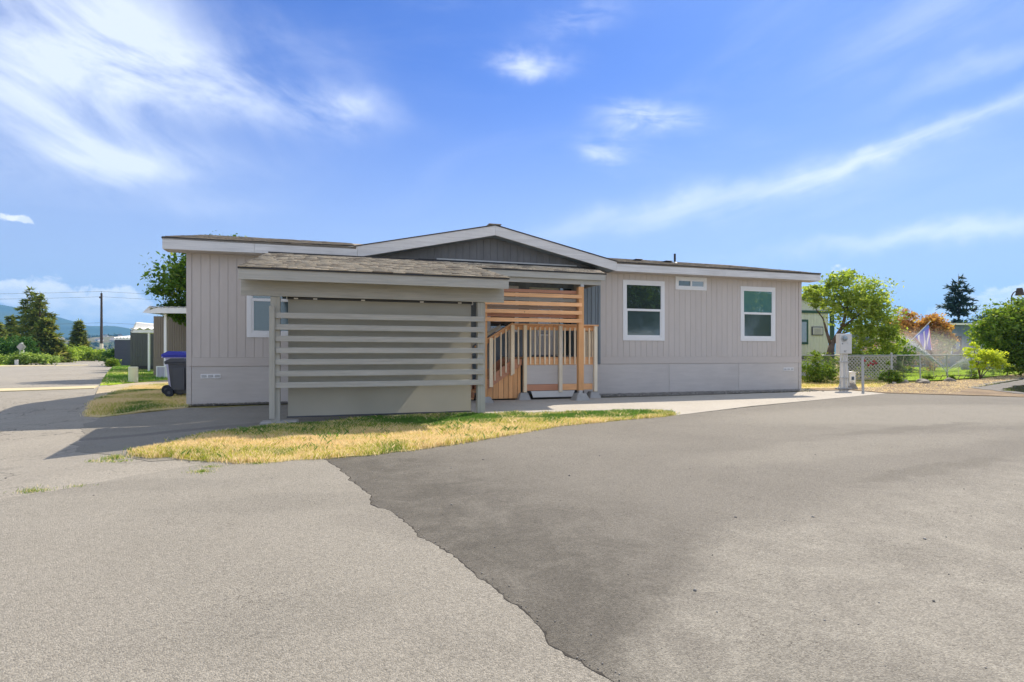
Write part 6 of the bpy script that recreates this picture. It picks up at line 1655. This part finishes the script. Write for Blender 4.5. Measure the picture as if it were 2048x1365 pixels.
mo = bm_obj('mist', bm, mist, None, loc=at(1862, 700, 32.5), kind='stuff', label='thin drifting mist hanging over the watered lawn', cat='mist')
mo.scale = (4.4, 1.6, 1.45); mo.rotation_euler = (0, R(6), 0)

# ------------------------------------------------------------------ trees and van added out of view for the windows to mirror
tree('mirrored_tree', Vector((20.5, 1.0, 0)), 'broad tree out of view, added for the home windows to mirror', [((0, 0, 0), (.1, 0, 2.4), .28, .2), ((.1, 0, 2.4), (1.2, .5, 4.4), .14, .06), ((.1, 0, 2.4), (-1.3, -.4, 4.6), .14, .06)],
     [((0, 0, 4.8), (2.8, 2.6, 2.2)), ((1.6, 1.2, 4.0), (1.8, 1.8, 1.4)), ((-1.5, -1.0, 4.2), (1.9, 1.8, 1.5))], 9000, .13, lm_maple, 201, 120, .3)
tree('mirrored_tree', Vector((27.5, 7.0, 0)), 'rounded tree out of view, added for the right window to mirror', [((0, 0, 0), (.1, 0, 2.2), .24, .18), ((.1, 0, 2.2), (.9, .5, 3.8), .12, .06)],
     [((0, 0, 3.9), (2.3, 2.2, 1.9)), ((1.2, 1.2, 3.2), (1.5, 1.5, 1.2))], 7000, .13, lm_bush, 202, 90, .3)
van = empty('mirrored_van', Vector((17.0, 5.2, .02)), R(128), label='white camper van out of view, added for the windows to mirror', cat='van')
prism_xz('body', van, [(-2.7, .45), (2.6, .45), (2.65, 1.15), (1.75, 1.35), (1.15, 2.25), (.8, 2.5), (-2.5, 2.55), (-2.7, 2.3)], -.98, .98, whitep)
for y0 in (-.992, .982):
    prism_xz('side_window', van, [(-2.2, 1.45), (.2, 1.45), (.2, 2.05), (-2.2, 2.05)], y0, y0 + .01, glass_dark)
    prism_xz('cab_window', van, [(.35, 1.45), (1.55, 1.45), (1.15, 2.05), (.35, 2.05)], y0, y0 + .01, glass_dark)
prism_xz('windscreen', van, [(1.79, 1.38), (1.81, 1.40), (1.21, 2.28), (1.19, 2.26)], -.85, .85, glass_dark)
for x_ in (-1.8, 1.75):
    for y_ in (-.90, .90):
        wl = tube('wheel', van, (x_, y_ - .13, .36), (x_, y_ + .13, .36), .36, rubber, n=24); tube('rim', wl, (x_, y_ - .14, .36), (x_, y_ + .14, .36), .2, galv, n=18)

# ------------------------------------------------------------------ the air
hz = bpy.data.materials.new('haze air'); hz.use_nodes = True
t_ = NT(hz.node_tree); t_.n.clear(); out_ = t_.new('ShaderNodeOutputMaterial'); pv = t_.new('ShaderNodeVolumePrincipled')
pv.inputs['Color'].default_value = (.22, .55, 1.0, 1); pv.inputs['Density'].default_value = HAZE; pv.inputs['Anisotropy'].default_value = .2
t_.l.new(pv.outputs[0], out_.inputs['Volume'])
box('haze', None, (-BIG - 50, BIG + 50), (-650, BIG + 50), (-9.5, 520), hz, kind='stuff')
